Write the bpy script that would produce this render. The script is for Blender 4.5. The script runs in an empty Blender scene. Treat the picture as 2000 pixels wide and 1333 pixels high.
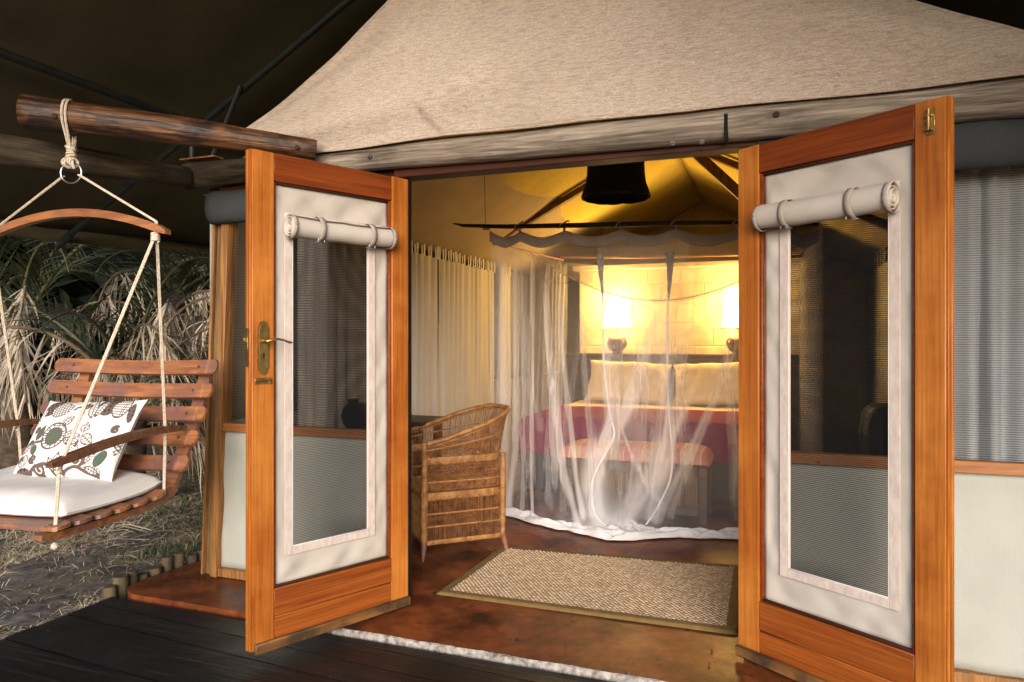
import bpy, bmesh, math, random
import numpy as np
from mathutils import Matrix, Vector, noise as mnoise
R = math.radians
sin, cos, pi = math.sin, math.cos, math.pi
random.seed(7)
rng = np.random.default_rng(7)
sc = bpy.context.scene
C = sc.collection

# ------------------------------------------------------------------ camera
CAM = (1.68, -3.066, 1.29)
YAW = 20.2
cam_d = bpy.data.cameras.new('camera')
cam_d.lens = 1380 / 2000 * 36
cam_d.sensor_width = 36
cam_d.clip_end = 600
cam_d.shift_y = -3.5 / 2000
cam = bpy.data.objects.new('camera', cam_d)
C.objects.link(cam)
cam.location = CAM
cam.rotation_euler = (R(90), 0, R(YAW))
sc.camera = cam
# ------------------------------------------------------------------ world and sun
SUN_EL, SUN_AZ = 17.0, 20.0           # light comes in low under the flysheet, from in front of the tent
w = bpy.data.worlds.new('World')
sc.world = w
w.use_nodes = True
wn = w.node_tree
sky = wn.nodes.new('ShaderNodeTexSky')
sky.sky_type = 'NISHITA'
sky.sun_disc = False
sky.sun_elevation = R(SUN_EL)
sky.sun_rotation = R(180 - SUN_AZ)
sky.air_density = 1.0
sky.dust_density = 1.2
bg = wn.nodes['Background']
bg.inputs[1].default_value = 0.075
wn.links.new(sky.outputs[0], bg.inputs[0])
sd = bpy.data.lights.new('sun', 'SUN')
sd.energy = 1.5
sd.angle = R(42)
sd.color = (1.0, 0.955, 0.905)
sun = bpy.data.objects.new('sun', sd)
C.objects.link(sun)
sun.rotation_euler = (R(90 - SUN_EL), 0, R(SUN_AZ))
sun.location = (3, -10, 6)
vs = sc.view_settings
vs.view_transform = 'Standard'
vs.look = 'None'
vs.exposure = 1.56
vs.gamma = 1
cy = sc.cycles
cy.use_denoising = True
cy.max_bounces = 8
cy.diffuse_bounces = 4
cy.transparent_max_bounces = 40
cy.sample_clamp_indirect = 6
cy.caustics_reflective = False
cy.caustics_refractive = False

# ------------------------------------------------------------------ pixel helper (2000 x 1333 photograph) -> point
_e = (cos(R(YAW)), sin(R(YAW)))
_n = (-sin(R(YAW)), cos(R(YAW)))
def ray(px, py):
    a = (px - 1000) / 1380; b = (663 - py) / 1380
    return (_e[0]*a + _n[0], _e[1]*a + _n[1], b)
def at(px, py, zc):
    r = ray(px, py)
    return Vector((CAM[0]+r[0]*zc, CAM[1]+r[1]*zc, CAM[2]+r[2]*zc))
def ony(px, py, y):
    return at(px, py, (y-CAM[1])/ray(px, py)[1])
def onz(px, py, z):
    return at(px, py, (z-CAM[2])/ray(px, py)[2])

# ------------------------------------------------------------------ mesh helpers
XF = {}
class MB:
    def __init__(self):
        self.v = []; self.f = []
    def add(self, vs_, fs_):
        o = len(self.v)
        self.v.extend([tuple(p) for p in vs_])
        self.f.extend([tuple(i + o for i in f) for f in fs_])
        return self
    def box(self, lo, hi, b=.003, M=None):
        lo = Vector(lo); hi = Vector(hi)
        c = (lo+hi)/2; h = (hi-lo)/2
        b = min(b, min(h)*.6)
        vs_ = []; idx = {}
        for sx in (-1, 1):
            for sy in (-1, 1):
                for sz in (-1, 1):
                    for a in range(3):
                        p = [sx*(h.x-b), sy*(h.y-b), sz*(h.z-b)]
                        p[a] = (sx, sy, sz)[a]*h[a]
                        idx[(sx, sy, sz, a)] = len(vs_)
                        p = Vector(p) + c
                        vs_.append(M @ p if M else p)
        fs_ = []
        for a in range(3):
            o1, o2 = (a+1) % 3, (a+2) % 3
            for s in (-1, 1):
                q = []
                for t1, t2 in ((-1, -1), (1, -1), (1, 1), (-1, 1)):
                    k = [0, 0, 0]; k[a] = s; k[o1] = t1; k[o2] = t2
                    q.append(idx[(*k, a)])
                fs_.append(q if s > 0 else q[::-1])
            for t1 in (-1, 1):
                for t2 in (-1, 1):
                    k0 = [0, 0, 0]; k0[a] = -1; k0[o1] = t1; k0[o2] = t2
                    k1 = list(k0); k1[a] = 1
                    q = [idx[(*k0, o1)], idx[(*k1, o1)], idx[(*k1, o2)], idx[(*k0, o2)]]
                    fs_.append(q if t1*t2 < 0 else q[::-1])
        for sx in (-1, 1):
            for sy in (-1, 1):
                for sz in (-1, 1):
                    q = [idx[(sx, sy, sz, a)] for a in range(3)]
                    fs_.append(q if sx*sy*sz > 0 else q[::-1])
        return self.add(vs_, fs_)
    def tube(self, pts, r, n=8, caps=True, squash=1.0):
        pts = [Vector(p) for p in pts]
        m = len(pts)
        rs = r if hasattr(r, '__len__') else [r]*m
        tg = []
        for i in range(m):
            t = pts[min(i+1, m-1)] - pts[max(i-1, 0)]
            tg.append(t.normalized() if t.length > 1e-9 else Vector((0, 0, 1)))
        up = Vector((0, 0, 1)) if abs(tg[0].z) < .9 else Vector((0, 1, 0))
        a = tg[0].cross(up).normalized()
        vs_ = []; fs_ = []
        for i in range(m):
            a = (a - tg[i]*a.dot(tg[i])).normalized()
            b = tg[i].cross(a)
            for k in range(n):
                th = 2*pi*k/n
                vs_.append(pts[i] + (a*cos(th) + b*sin(th)*squash)*rs[i])
        for i in range(m-1):
            for k in range(n):
                k2 = (k+1) % n
                fs_.append((i*n+k, i*n+k2, (i+1)*n+k2, (i+1)*n+k))
        if caps:
            fs_.append(tuple(range(n))[::-1])
            fs_.append(tuple((m-1)*n+k for k in range(n)))
        return self.add(vs_, fs_)
    def lathe(self, prof, n=20, c=(0, 0, 0), M=None, caps=True):
        vs_ = []; fs_ = []
        c = Vector(c)
        for (r, z) in prof:
            for k in range(n):
                p = Vector((r*cos(2*pi*k/n), r*sin(2*pi*k/n), z))
                vs_.append((M @ p if M else p) + c)
        for i in range(len(prof)-1):
            for k in range(n):
                k2 = (k+1) % n
                fs_.append((i*n+k, i*n+k2, (i+1)*n+k2, (i+1)*n+k))
        if caps:
            fs_.append(tuple(range(n))[::-1])
            fs_.append(tuple((len(prof)-1)*n+k for k in range(n)))
        return self.add(vs_, fs_)
    def grid(self, fn, nu, nv, wrap=False):
        vs_ = []; fs_ = []
        for j in range(nv+1):
            for i in range(nu + (0 if wrap else 1)):
                vs_.append(fn(i/nu, j/nv))
        W = nu if wrap else nu+1
        for j in range(nv):
            for i in range(nu):
                i2 = (i+1) % W if wrap else i+1
                fs_.append((j*W+i, j*W+i2, (j+1)*W+i2, (j+1)*W+i))
        return self.add(vs_, fs_)
    def prism(self, poly, z0, z1, f=lambda x, y, z: (x, y, z)):
        n = len(poly)
        vs_ = [f(x, y, z0) for x, y in poly] + [f(x, y, z1) for x, y in poly]
        fs_ = [tuple(range(n))[::-1], tuple(range(n, 2*n))]
        for i in range(n):
            j = (i+1) % n
            fs_.append((i, j, n+j, n+i))
        return self.add(vs_, fs_)
    def build(self, name, mat, parent=None, world=True, smooth=True, solid=0, kind=None, ang=38, label=None, recalc=True):
        me = bpy.data.meshes.new(name)
        vs_ = [Vector(p) for p in self.v]
        loc = None
        if parent is not None and world:
            inv = XF[parent].inverted()
            vs_ = [inv @ p for p in vs_]
        if parent is None:
            xs = [p.x for p in vs_]; ys = [p.y for p in vs_]; zs = [p.z for p in vs_]
            loc = Vector(((min(xs)+max(xs))/2, (min(ys)+max(ys))/2, min(zs)))
            vs_ = [p - loc for p in vs_]
        me.from_pydata([tuple(p) for p in vs_], [], self.f)
        if recalc:
            bm = bmesh.new(); bm.from_mesh(me)
            bmesh.ops.recalc_face_normals(bm, faces=bm.faces)
            bm.to_mesh(me); bm.free()
        if smooth:
            me.polygons.foreach_set('use_smooth', [True]*len(me.polygons))
            me.set_sharp_from_angle(angle=R(ang))
        me.materials.append(mat)
        o = bpy.data.objects.new(name, me)
        C.objects.link(o)
        if parent is not None:
            o.parent = parent
            XF[o] = XF[parent]
        else:
            o.location = loc
            XF[o] = Matrix.Translation(loc)
        if solid:
            s = o.modifiers.new('thickness', 'SOLIDIFY'); s.thickness = solid; s.offset = 0
        if kind: o['kind'] = kind
        if label: o['label'] = label
        return o
def thing(name, label, cat, loc=(0, 0, 0), rz=0, group=None):
    o = bpy.data.objects.new(name, None); C.objects.link(o)
    o.location = loc; o.rotation_euler = (0, 0, rz)
    o.empty_display_size = .1
    XF[o] = Matrix.Translation(Vector(loc)) @ Matrix.Rotation(rz, 4, 'Z')
    tag(o, label, cat, group)
    return o
def tag(o, label, cat, group=None):
    o['label'] = label; o['category'] = cat
    if group: o['group'] = group
    return o
def place(o, parent, loc=(0, 0, 0), rot=(0, 0, 0), scale=None):
    """a copy of a part that shares its mesh"""
    c = o.copy(); C.objects.link(c); c.parent = parent
    c.location = loc; c.rotation_euler = rot
    if scale: c.scale = scale
    return c
def nz(x, y, z=0, s=1.0):
    return mnoise.noise(Vector((x*s, y*s, z*s)))

# ------------------------------------------------------------------ materials
def mat(name, c1, c2=None, st=(1, 1, 1), ns=6, det=6, rough=.6, bump=0, bs=40, bst=None, metal=0, coat=0, spec=.4,
        blotch=None, bls=2.0, blr=(.45, .65), contrast=(.35, .65), rvar=0, weave=None, transl=0, distort=0, spots=None, rnd=True, fine=None, crack_or_sheen=None):
    m = bpy.data.materials.new(name); m.use_nodes = True
    t = m.node_tree; N = t.nodes; L = t.links
    p = N['Principled BSDF']
    p.inputs['Roughness'].default_value = rough
    p.inputs['Metallic'].default_value = metal
    p.inputs['Specular IOR Level'].default_value = spec
    p.inputs['Coat Weight'].default_value = coat
    p.inputs['Coat Roughness'].default_value = .25
    tc = N.new('ShaderNodeTexCoord')
    src = tc.outputs['Object']
    if rnd:
        oi = N.new('ShaderNodeObjectInfo')
        ad = N.new('ShaderNodeVectorMath'); ad.operation = 'ADD'
        sc_ = N.new('ShaderNodeVectorMath'); sc_.operation = 'SCALE'
        cmb = N.new('ShaderNodeCombineXYZ')
        for i in range(3): L.new(oi.outputs['Random'], cmb.inputs[i])
        sc_.inputs['Scale'].default_value = 37.0
        L.new(cmb.outputs[0], sc_.inputs[0])
        L.new(src, ad.inputs[0]); L.new(sc_.outputs[0], ad.inputs[1])
        src = ad.outputs[0]
    def noise_(scale, st_, d=6, dist=0):
        mp = N.new('ShaderNodeMapping'); mp.inputs['Scale'].default_value = st_
        L.new(src, mp.inputs[0])
        n = N.new('ShaderNodeTexNoise'); n.inputs['Scale'].default_value = scale
        n.inputs['Detail'].default_value = d; n.inputs['Roughness'].default_value = .6
        n.inputs['Distortion'].default_value = dist
        L.new(mp.outputs[0], n.inputs[0])
        return n.outputs[0]
    def ramp(fac, a, b, lo, hi):
        r = N.new('ShaderNodeValToRGB')
        r.color_ramp.elements[0].position = lo; r.color_ramp.elements[0].color = (*a, 1)
        r.color_ramp.elements[1].position = hi; r.color_ramp.elements[1].color = (*b, 1)
        L.new(fac, r.inputs[0]); return r.outputs[0]
    def mix(fac, a, b, mode='MIX'):
        x = N.new('ShaderNodeMix'); x.data_type = 'RGBA'; x.blend_type = mode
        if isinstance(fac, (int, float)): x.inputs[0].default_value = fac
        else: L.new(fac, x.inputs[0])
        for s, v in ((6, a), (7, b)):
            if isinstance(v, tuple): x.inputs[s].default_value = (*v, 1)
            else: L.new(v, x.inputs[s])
        return x.outputs[2]
    c2 = c2 or tuple(x*.8 for x in c1)
    g = noise_(ns, st, det, distort)
    col = ramp(g, c1, c2, *contrast)
    if blotch:
        col = mix(ramp(noise_(bls, (1, 1, 1), 5), (0, 0, 0), (1, 1, 1), *blr), col, blotch)
    if fine:
        fst, fns, amt = fine
        col = mix(amt, col, ramp(noise_(fns, fst, 4), (.18, .16, .15), (1, 1, 1), .36, .58), 'MULTIPLY')
    if crack_or_sheen:
        kst, kns, kthr, kcol = crack_or_sheen
        col = mix(ramp(noise_(kns, kst, 5), (0, 0, 0), (1, 1, 1), kthr, kthr+.05), col, kcol)
    if spots:
        sc2, thr, scol = spots
        col = mix(ramp(noise_(sc2, (1, 1, 1), 2), (0, 0, 0), (1, 1, 1), thr, thr+.02), col, scol)
    hgt = None
    if weave:
        ws = []
        for ax, per in weave:
            wv = N.new('ShaderNodeTexWave'); wv.wave_type = 'BANDS'; wv.bands_direction = ax
            wv.inputs['Scale'].default_value = .31416/per; wv.inputs['Distortion'].default_value = .6
            wv.inputs['Detail'].default_value = 1
            L.new(tc.outputs['Object'], wv.inputs[0]); ws.append(wv.outputs['Fac'])
        hgt = ws[0]
        if len(ws) > 1:
            mm = N.new('ShaderNodeMath'); mm.operation = 'MULTIPLY'
            L.new(ws[0], mm.inputs[0]); L.new(ws[1], mm.inputs[1]); hgt = mm.outputs[0]
        col = mix(ramp(hgt, (.0, .0, .0), (.3, .3, .3), 0, 1), col, tuple(min(1, x*1.35) for x in c1))
    L.new(col, p.inputs['Base Color'])
    if rvar:
        mr = N.new('ShaderNodeMapRange'); L.new(noise_(3, (1, 1, 1), 4), mr.inputs[0])
        mr.inputs[1].default_value = .3; mr.inputs[2].default_value = .7
        mr.inputs[3].default_value = rough-rvar; mr.inputs[4].default_value = rough+rvar
        L.new(mr.outputs[0], p.inputs['Roughness'])
    if bump:
        b = N.new('ShaderNodeBump'); b.inputs['Strength'].default_value = min(1, bump)
        b.inputs['Distance'].default_value = .004*max(1, bump)
        bn = noise_(bs, bst or st, 4)
        if hgt is not None:
            a2 = N.new('ShaderNodeMath'); a2.operation = 'ADD'
            L.new(hgt, a2.inputs[0]); L.new(bn, a2.inputs[1]); bn = a2.outputs[0]
        L.new(bn, b.inputs['Height'])
        L.new(b.outputs[0], p.inputs['Normal'])
    if transl:
        tr = N.new('ShaderNodeBsdfTranslucent'); L.new(col, tr.inputs[0])
        ms = N.new('ShaderNodeMixShader'); ms.inputs[0].default_value = transl
        L.new(p.outputs[0], ms.inputs[1]); L.new(tr.outputs[0], ms.inputs[2])
        L.new(ms.outputs[0], N['Material Output'].inputs[0])
    return m
def attr_mat(name, attr, rough=.8, bump=.3, bs=300, transl=0):
    m = bpy.data.materials.new(name); m.use_nodes = True
    t = m.node_tree; N = t.nodes; L = t.links
    p = N['Principled BSDF']; p.inputs['Roughness'].default_value = rough
    p.inputs['Specular IOR Level'].default_value = .2
    a = N.new('ShaderNodeAttribute'); a.attribute_name = attr
    L.new(a.outputs['Color'], p.inputs['Base Color'])
    n = N.new('ShaderNodeTexNoise'); n.inputs['Scale'].default_value = bs
    tc = N.new('ShaderNodeTexCoord'); L.new(tc.outputs['Object'], n.inputs[0])
    b = N.new('ShaderNodeBump'); b.inputs['Strength'].default_value = bump; b.inputs['Distance'].default_value = .002
    L.new(n.outputs[0], b.inputs['Height']); L.new(b.outputs[0], p.inputs['Normal'])
    return m
def sheer(name, col, opacity, weave=None, transl=.45):
    """woven net or insect mesh: open weave lets part of the light straight through"""
    m = bpy.data.materials.new(name); m.use_nodes = True
    t = m.node_tree; N = t.nodes; L = t.links
    N.remove(N['Principled BSDF'])
    d = N.new('ShaderNodeBsdfDiffuse'); d.inputs[0].default_value = (*col, 1)
    tl = N.new('ShaderNodeBsdfTranslucent'); tl.inputs[0].default_value = (*col, 1)
    m1 = N.new('ShaderNodeMixShader'); m1.inputs[0].default_value = transl
    L.new(d.outputs[0], m1.inputs[1]); L.new(tl.outputs[0], m1.inputs[2])
    tp = N.new('ShaderNodeBsdfTransparent')
    m2 = N.new('ShaderNodeMixShader')
    L.new(tp.outputs[0], m2.inputs[1]); L.new(m1.outputs[0], m2.inputs[2])
    L.new(m2.outputs[0], N['Material Output'].inputs[0])
    tc = N.new('ShaderNodeTexCoord')
    if weave:
        ax, per, amp = weave
        wv = N.new('ShaderNodeTexWave'); wv.bands_direction = ax
        wv.inputs['Scale'].default_value = .31416/per; wv.inputs['Distortion'].default_value = 1.2
        wv.inputs['Detail'].default_value = 2; wv.inputs['Detail Scale'].default_value = 3
        L.new(tc.outputs['Object'], wv.inputs[0])
        mr = N.new('ShaderNodeMapRange'); L.new(wv.outputs['Fac'], mr.inputs[0])
        mr.inputs[3].default_value = opacity-amp; mr.inputs[4].default_value = opacity+amp
        L.new(mr.outputs[0], m2.inputs[0])
    else:
        n = N.new('ShaderNodeTexNoise'); n.inputs['Scale'].default_value = 9; L.new(tc.outputs['Object'], n.inputs[0])
        mr = N.new('ShaderNodeMapRange'); L.new(n.outputs[0], mr.inputs[0])
        mr.inputs[1].default_value = .3; mr.inputs[2].default_value = .7
        mr.inputs[3].default_value = opacity*.8; mr.inputs[4].default_value = opacity*1.2
        L.new(mr.outputs[0], m2.inputs[0])
    return m

OR1, OR2 = (.46, .165, .036), (.31, .088, .017)
RD1, RD2 = (.25, .060, .014), (.14, .030, .008)
VF, HF = (34, 34, .8), (.8, 34, 34)
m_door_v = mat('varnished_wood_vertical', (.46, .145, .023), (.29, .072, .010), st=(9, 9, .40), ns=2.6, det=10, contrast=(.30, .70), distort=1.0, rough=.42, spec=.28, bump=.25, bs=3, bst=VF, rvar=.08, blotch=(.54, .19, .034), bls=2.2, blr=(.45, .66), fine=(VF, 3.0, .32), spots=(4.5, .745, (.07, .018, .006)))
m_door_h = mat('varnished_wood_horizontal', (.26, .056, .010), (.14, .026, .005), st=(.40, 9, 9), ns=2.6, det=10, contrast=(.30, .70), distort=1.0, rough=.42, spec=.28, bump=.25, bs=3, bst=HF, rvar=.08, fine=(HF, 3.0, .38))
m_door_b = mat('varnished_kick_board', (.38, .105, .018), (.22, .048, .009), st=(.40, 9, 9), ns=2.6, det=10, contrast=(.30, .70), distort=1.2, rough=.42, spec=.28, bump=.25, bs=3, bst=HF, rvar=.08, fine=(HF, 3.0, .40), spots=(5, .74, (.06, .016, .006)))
m_drip = mat('worn_drip_bar_wood', (.22, .10, .028), (.10, .042, .014), st=(.6, 8, 8), ns=3, rough=.6, bump=.3, bs=18, blotch=(.05, .028, .014), bls=7)
m_post = mat('knotty_pine', (.42, .20, .062), (.22, .09, .028), st=(9, 9, .5), ns=2.6, distort=2.2, rough=.5, bump=.3, bs=14, blotch=(.16, .075, .03), bls=5, blr=(.58, .75), fine=(VF, 3, .5))
m_postd = mat('weathered_pine', (.20, .125, .055), (.09, .055, .028), st=(9, 9, .5), ns=3, distort=2, rough=.65, bump=.4, bs=14)
m_rail = mat('pine_rail', (.38, .155, .045), (.25, .085, .022), st=(.5, 9, 9), ns=3, distort=1.5, rough=.5, bump=.2, bs=14, spots=(26, .70, (.03, .012, .006)))
m_head = mat('dark_red_frame_wood', (.065, .018, .008), (.035, .010, .005), st=(.5, 8, 8), ns=3, rough=.5, spec=.15, bump=.15, bs=12)
m_loggrey = mat('weathered_grey_log', (.46, .38, .31), (.17, .13, .10), st=(.55, 7, 7), ns=3.6, distort=1.6, det=10, contrast=(.34, .68), rough=.85, bump=1.5, bs=5, blotch=(.13, .095, .07), bls=2.2, blr=(.56, .78), rnd=False, fine=((.9, 22, 22), 3, .65), crack_or_sheen=((.45, 16, 16), 2.6, .64, (.05, .037, .03)))
m_logbrown = mat('oiled_brown_log', (.20, .080, .026), (.018, .008, .005), st=(.7, 8, 8), ns=4.5, distort=.8, det=10, contrast=(.40, .62), rough=.5, bump=2.0, bs=5, blotch=(.022, .010, .006), bls=5, blr=(.46, .60), fine=((.9, 26, 26), 3, .6), crack_or_sheen=((.5, 18, 18), 2.4, .62, (.010, .005, .004)))
m_logdark = mat('old_dark_log', (.105, .075, .042), (.022, .016, .011), st=(.8, 8, 8), ns=4, distort=1, det=10, rough=.8, bump=2.0, bs=5, blotch=(.02, .015, .01), bls=4)
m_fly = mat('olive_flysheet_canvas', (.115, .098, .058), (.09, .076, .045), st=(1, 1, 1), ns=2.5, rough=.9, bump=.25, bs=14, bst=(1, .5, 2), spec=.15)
m_pole = mat('dark_painted_steel', (.010, .012, .011), (.018, .020, .018), ns=9, rough=.5)
m_gable = mat('beige_woven_canvas', (.69, .565, .475), (.47, .375, .31), st=(45, 45, 150), ns=2.2, det=2, contrast=(.30, .66), rough=.95, bump=.6, bs=2.2, spec=.1, blotch=(.44, .35, .285), bls=1.1, blr=(.42, .68), rnd=False, fine=((10, 10, 75), 2.2, .30), spots=(26, .775, (.16, .11, .08)))
m_canvas = mat('door_canvas', (.52, .465, .42), (.44, .39, .35), ns=3.5, rough=.85, bump=.12, bs=40, weave=(('X', .006), ('Z', .006)), spec=.2, blotch=(.40, .345, .295), bls=2.3, blr=(.50, .80))
m_velcro = mat('pale_velcro_strip', (.66, .565, .52), (.54, .43, .39), st=(14, 14, 5), ns=4, rough=.95, bump=.5, bs=90, spec=.1)
m_binding = mat('grey_webbing', (.40, .34, .29), (.34, .28, .24), ns=20, rough=.9, bump=.4, bs=160, spec=.1)
m_white = mat('white_edge_tape', (.75, .72, .70), (.70, .66, .64), ns=20, rough=.8)
m_wmesh = sheer('window_insect_mesh', (.020, .021, .023), .40, ('Z', .0085, .26), .2)
m_mesh = sheer('insect_mesh', (.014, .014, .015), .57, ('Z', .0072, .22), .2)
m_wallc = mat('pale_grey_wall_canvas', (.40, .40, .36), (.35, .355, .32), ns=2.6, rough=.85, bump=.15, bs=5, weave=(('X', .007), ('Z', .007)), spec=.2, blotch=(.40, .385, .33), bls=1.6)
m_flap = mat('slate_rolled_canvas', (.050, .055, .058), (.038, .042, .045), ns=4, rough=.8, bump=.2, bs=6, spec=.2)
m_tentout = mat('tent_roof_canvas', (.36, .29, .20), (.30, .24, .16), ns=3, rough=.9, spec=.1)
m_lining = mat('yellow_olive_lining', (.58, .455, .10), (.42, .32, .07), st=(40, 40, 40), ns=1.6, det=4, rough=.9, bump=.35, bs=1.2, spec=.1, blotch=(.40, .30, .09), bls=1.2)
m_floor = mat('polished_red_oxide_screed', (.26, .074, .024), (.080, .020, .009), ns=4.6, det=9, contrast=(.36, .66), rough=.36, bump=.15, bs=25, rvar=.1, spec=.16, fine=((6, 6, 6), 3, .35), crack_or_sheen=((1, 1, 1), 13, .635, (.028, .011, .006)), blotch=(.034, .012, .006), bls=2.4, blr=(.50, .66), spots=(55, .74, (.02, .010, .007)), rnd=False)
m_plaster = mat('crumbled_white_plaster', (.42, .38, .345), (.11, .09, .08), ns=34, rough=.95, bump=1, bs=50)
m_deck = mat('black_stained_decking', (.0065, .0062, .0068), (.003, .003, .0034), st=(1, 14, 14), ns=2.2, det=8, spec=.30, rough=.44, bump=.6, bs=5, rvar=.14, crack_or_sheen=((.5, 22, 22), 2.2, .60, (.022, .022, .025)), spots=(85, .735, (.20, .17, .13)), blotch=(.013, .012, .0115), bls=1.6)  # lighter streaks and blotches put the boards' blue-grey sheen into the colour
m_ground = mat('dry_dark_soil', (.22, .19, .17), (.05, .044, .043), ns=9, det=10, rough=.95, bump=1.5, bs=22, blotch=(.15, .115, .08), bls=1.3, blr=(.5, .7), rnd=False, spec=.1)
m_edge = mat('bark_stripped_edging_log', (.125, .09, .05), (.045, .033, .022), st=(5, 5, 1), ns=5, rough=.9, bump=.7, bs=12)
m_swing = mat('oiled_swing_wood', (.37, .145, .055), (.17, .060, .028), st=(.7, 8, 8), ns=3, distort=1.6, rough=.42, bump=.3, bs=12, coat=.15, blotch=(.17, .080, .065), bls=4, blr=(.48, .62))
m_swingd = mat('dark_worn_swing_wood', (.20, .085, .042), (.085, .036, .022), st=(.7, 8, 8), ns=3.4, distort=1.6, rough=.5, bump=.25, bs=12)
m_rope = mat('cream_cotton_rope', (.66, .565, .46), (.50, .41, .32), st=(1, 1, 1), ns=90, det=2, rough=.95, bump=.8, bs=140, spec=.1)
m_steel = mat('polished_steel', (.42, .42, .42), (.25, .25, .25), ns=20, rough=.35, metal=1)
m_boltg = mat('dull_zinc', (.20, .19, .18), (.10, .09, .085), ns=30, rough=.6, metal=.6)
m_rust = mat('rusty_bolt', (.07, .035, .022), (.035, .018, .012), ns=30, rough=.8, bump=.5, bs=60, metal=.3)
m_brass = mat('aged_brass', (.50, .33, .11), (.24, .15, .05), ns=24, rough=.34, metal=.9, bump=.15, bs=60)
m_black = mat('black_keyhole', (.004, .004, .004), (.003, .003, .003), rough=.9)
m_cushion = mat('white_cotton_canvas', (.78, .735, .70), (.70, .65, .62), ns=4, rough=.9, bump=.3, bs=30, spec=.1)
m_linen = mat('cream_linen', (.74, .64, .47), (.68, .57, .40), ns=5, rough=.9, bump=.3, bs=40, spec=.1)
m_maroon = mat('maroon_blanket', (.22, .002, .056), (.15, .0015, .040), st=(30, 30, 30), ns=2, rough=.95, bump=.4, bs=4, spec=.1)
m_navy = mat('charcoal_bed_skirt', (.045, .048, .062), (.03, .032, .045), ns=5, rough=.95, spec=.1)
m_dwood = mat('dark_stained_wood', (.075, .038, .022), (.035, .017, .011), st=(1, 7, 7), ns=3, rough=.5, bump=.2, bs=12)
m_head_b = mat('dark_headboard_wood', (.085, .058, .045), (.045, .03, .024), st=(1, 7, 7), ns=3, rough=.55, bump=.2, bs=12)
m_slatw = mat('split_cane', (.22, .115, .05), (.09, .045, .022), st=(6, 6, 1), ns=4, rough=.6, bump=.4, bs=14)
m_wick = mat('honey_wicker', (.39, .185, .058), (.19, .080, .026), ns=26, det=3, rough=.55, bump=.3, bs=60)
m_wickd = mat('brown_reed', (.29, .12, .040), (.12, .045, .018), ns=26, det=3, rough=.55)
m_stone = mat('limewashed_stone', (.60, .53, .41), (.50, .43, .31), ns=5, det=9, rough=.95, bump=.6, bs=9, blotch=(.47, .39, .27), bls=5)
m_mortar = mat('pale_mortar', (.56, .49, .38), (.48, .41, .30), ns=12, rough=.95, bump=.8, bs=30)
m_curtain = mat('unbleached_cotton_curtain', (.82, .78, .72), (.77, .73, .67), ns=4, rough=.9, spec=.1, transl=.42)
m_curtainf = mat('daylight_tinted_curtain', (.66, .68, .72), (.58, .60, .64), ns=4, rough=.9, spec=.1, transl=.15)  # same cotton as the other curtains, cool daylight tint put into its colour
m_netc = sheer('white_mosquito_net', (.90, .88, .90), .17, None, .45)
m_band = mat('mauve_grey_cotton_band', (.36, .31, .285), (.29, .245, .22), ns=6, rough=.95, bump=.3, bs=40, spec=.1)
m_hem = mat('white_cotton_hem', (.86, .84, .86), (.80, .78, .80), ns=6, rough=.9, bump=.3, bs=20, spec=.1, transl=.2)
m_branch = mat('dark_branch', (.030, .020, .013), (.014, .010, .007), st=(1, 6, 6), ns=4, rough=.7, bump=.5, bs=14)
m_rugb = mat('olive_brown_rug_binding', (.20, .125, .042), (.15, .09, .028), ns=30, rough=.95, bump=.5, bs=90)
m_lampb = mat('bronze_ceramic', (.11, .062, .032), (.05, .028, .016), ns=9, rough=.25, coat=.5)
m_blackw = mat('black_woven_shade', (.010, .007, .006), (.018, .012, .009), st=(1, 1, 14), ns=10, rough=.9, bump=.8, bs=9)
m_bag = mat('black_nylon', (.012, .012, .013), (.008, .008, .008), ns=12, rough=.6, bump=.4, bs=12)
m_deskw = mat('dark_desk_wood', (.035, .022, .015), (.018, .012, .009), st=(7, 1, 7), ns=3, rough=.45)
m_frond = mat('green_palm_leaf', (.075, .082, .032), (.022, .027, .012), st=(1, 1, 1), ns=3, rough=.45, spec=.4, transl=.15)
m_dead = mat('bleached_dead_palm_leaf', (.64, .53, .40), (.10, .07, .045), st=(1, 1, 1), ns=2.2, rough=.8, spec=.2)
m_rachis = mat('olive_frond_stalk', (.10, .095, .045), (.05, .048, .022), ns=6, rough=.6)
m_rachisd = mat('dry_frond_stalk', (.26, .19, .12), (.12, .085, .052), ns=6, rough=.8)
m_trunk = mat('fibrous_palm_trunk', (.085, .060, .040), (.035, .025, .017), st=(4, 4, 8), ns=4, rough=.95, bump=1, bs=9)
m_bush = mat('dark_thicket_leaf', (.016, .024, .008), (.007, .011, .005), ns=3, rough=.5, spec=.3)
m_straw = mat('bleached_straw', (.70, .585, .41), (.26, .19, .115), ns=9, rough=.85, spec=.15, rnd=False)
m_weed = mat('green_weed', (.075, .105, .035), (.045, .068, .022), ns=4, rough=.6, rnd=False)
m_leaf = mat('brown_dry_leaf', (.20, .13, .075), (.075, .045, .028), ns=6, rough=.8)

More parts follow.
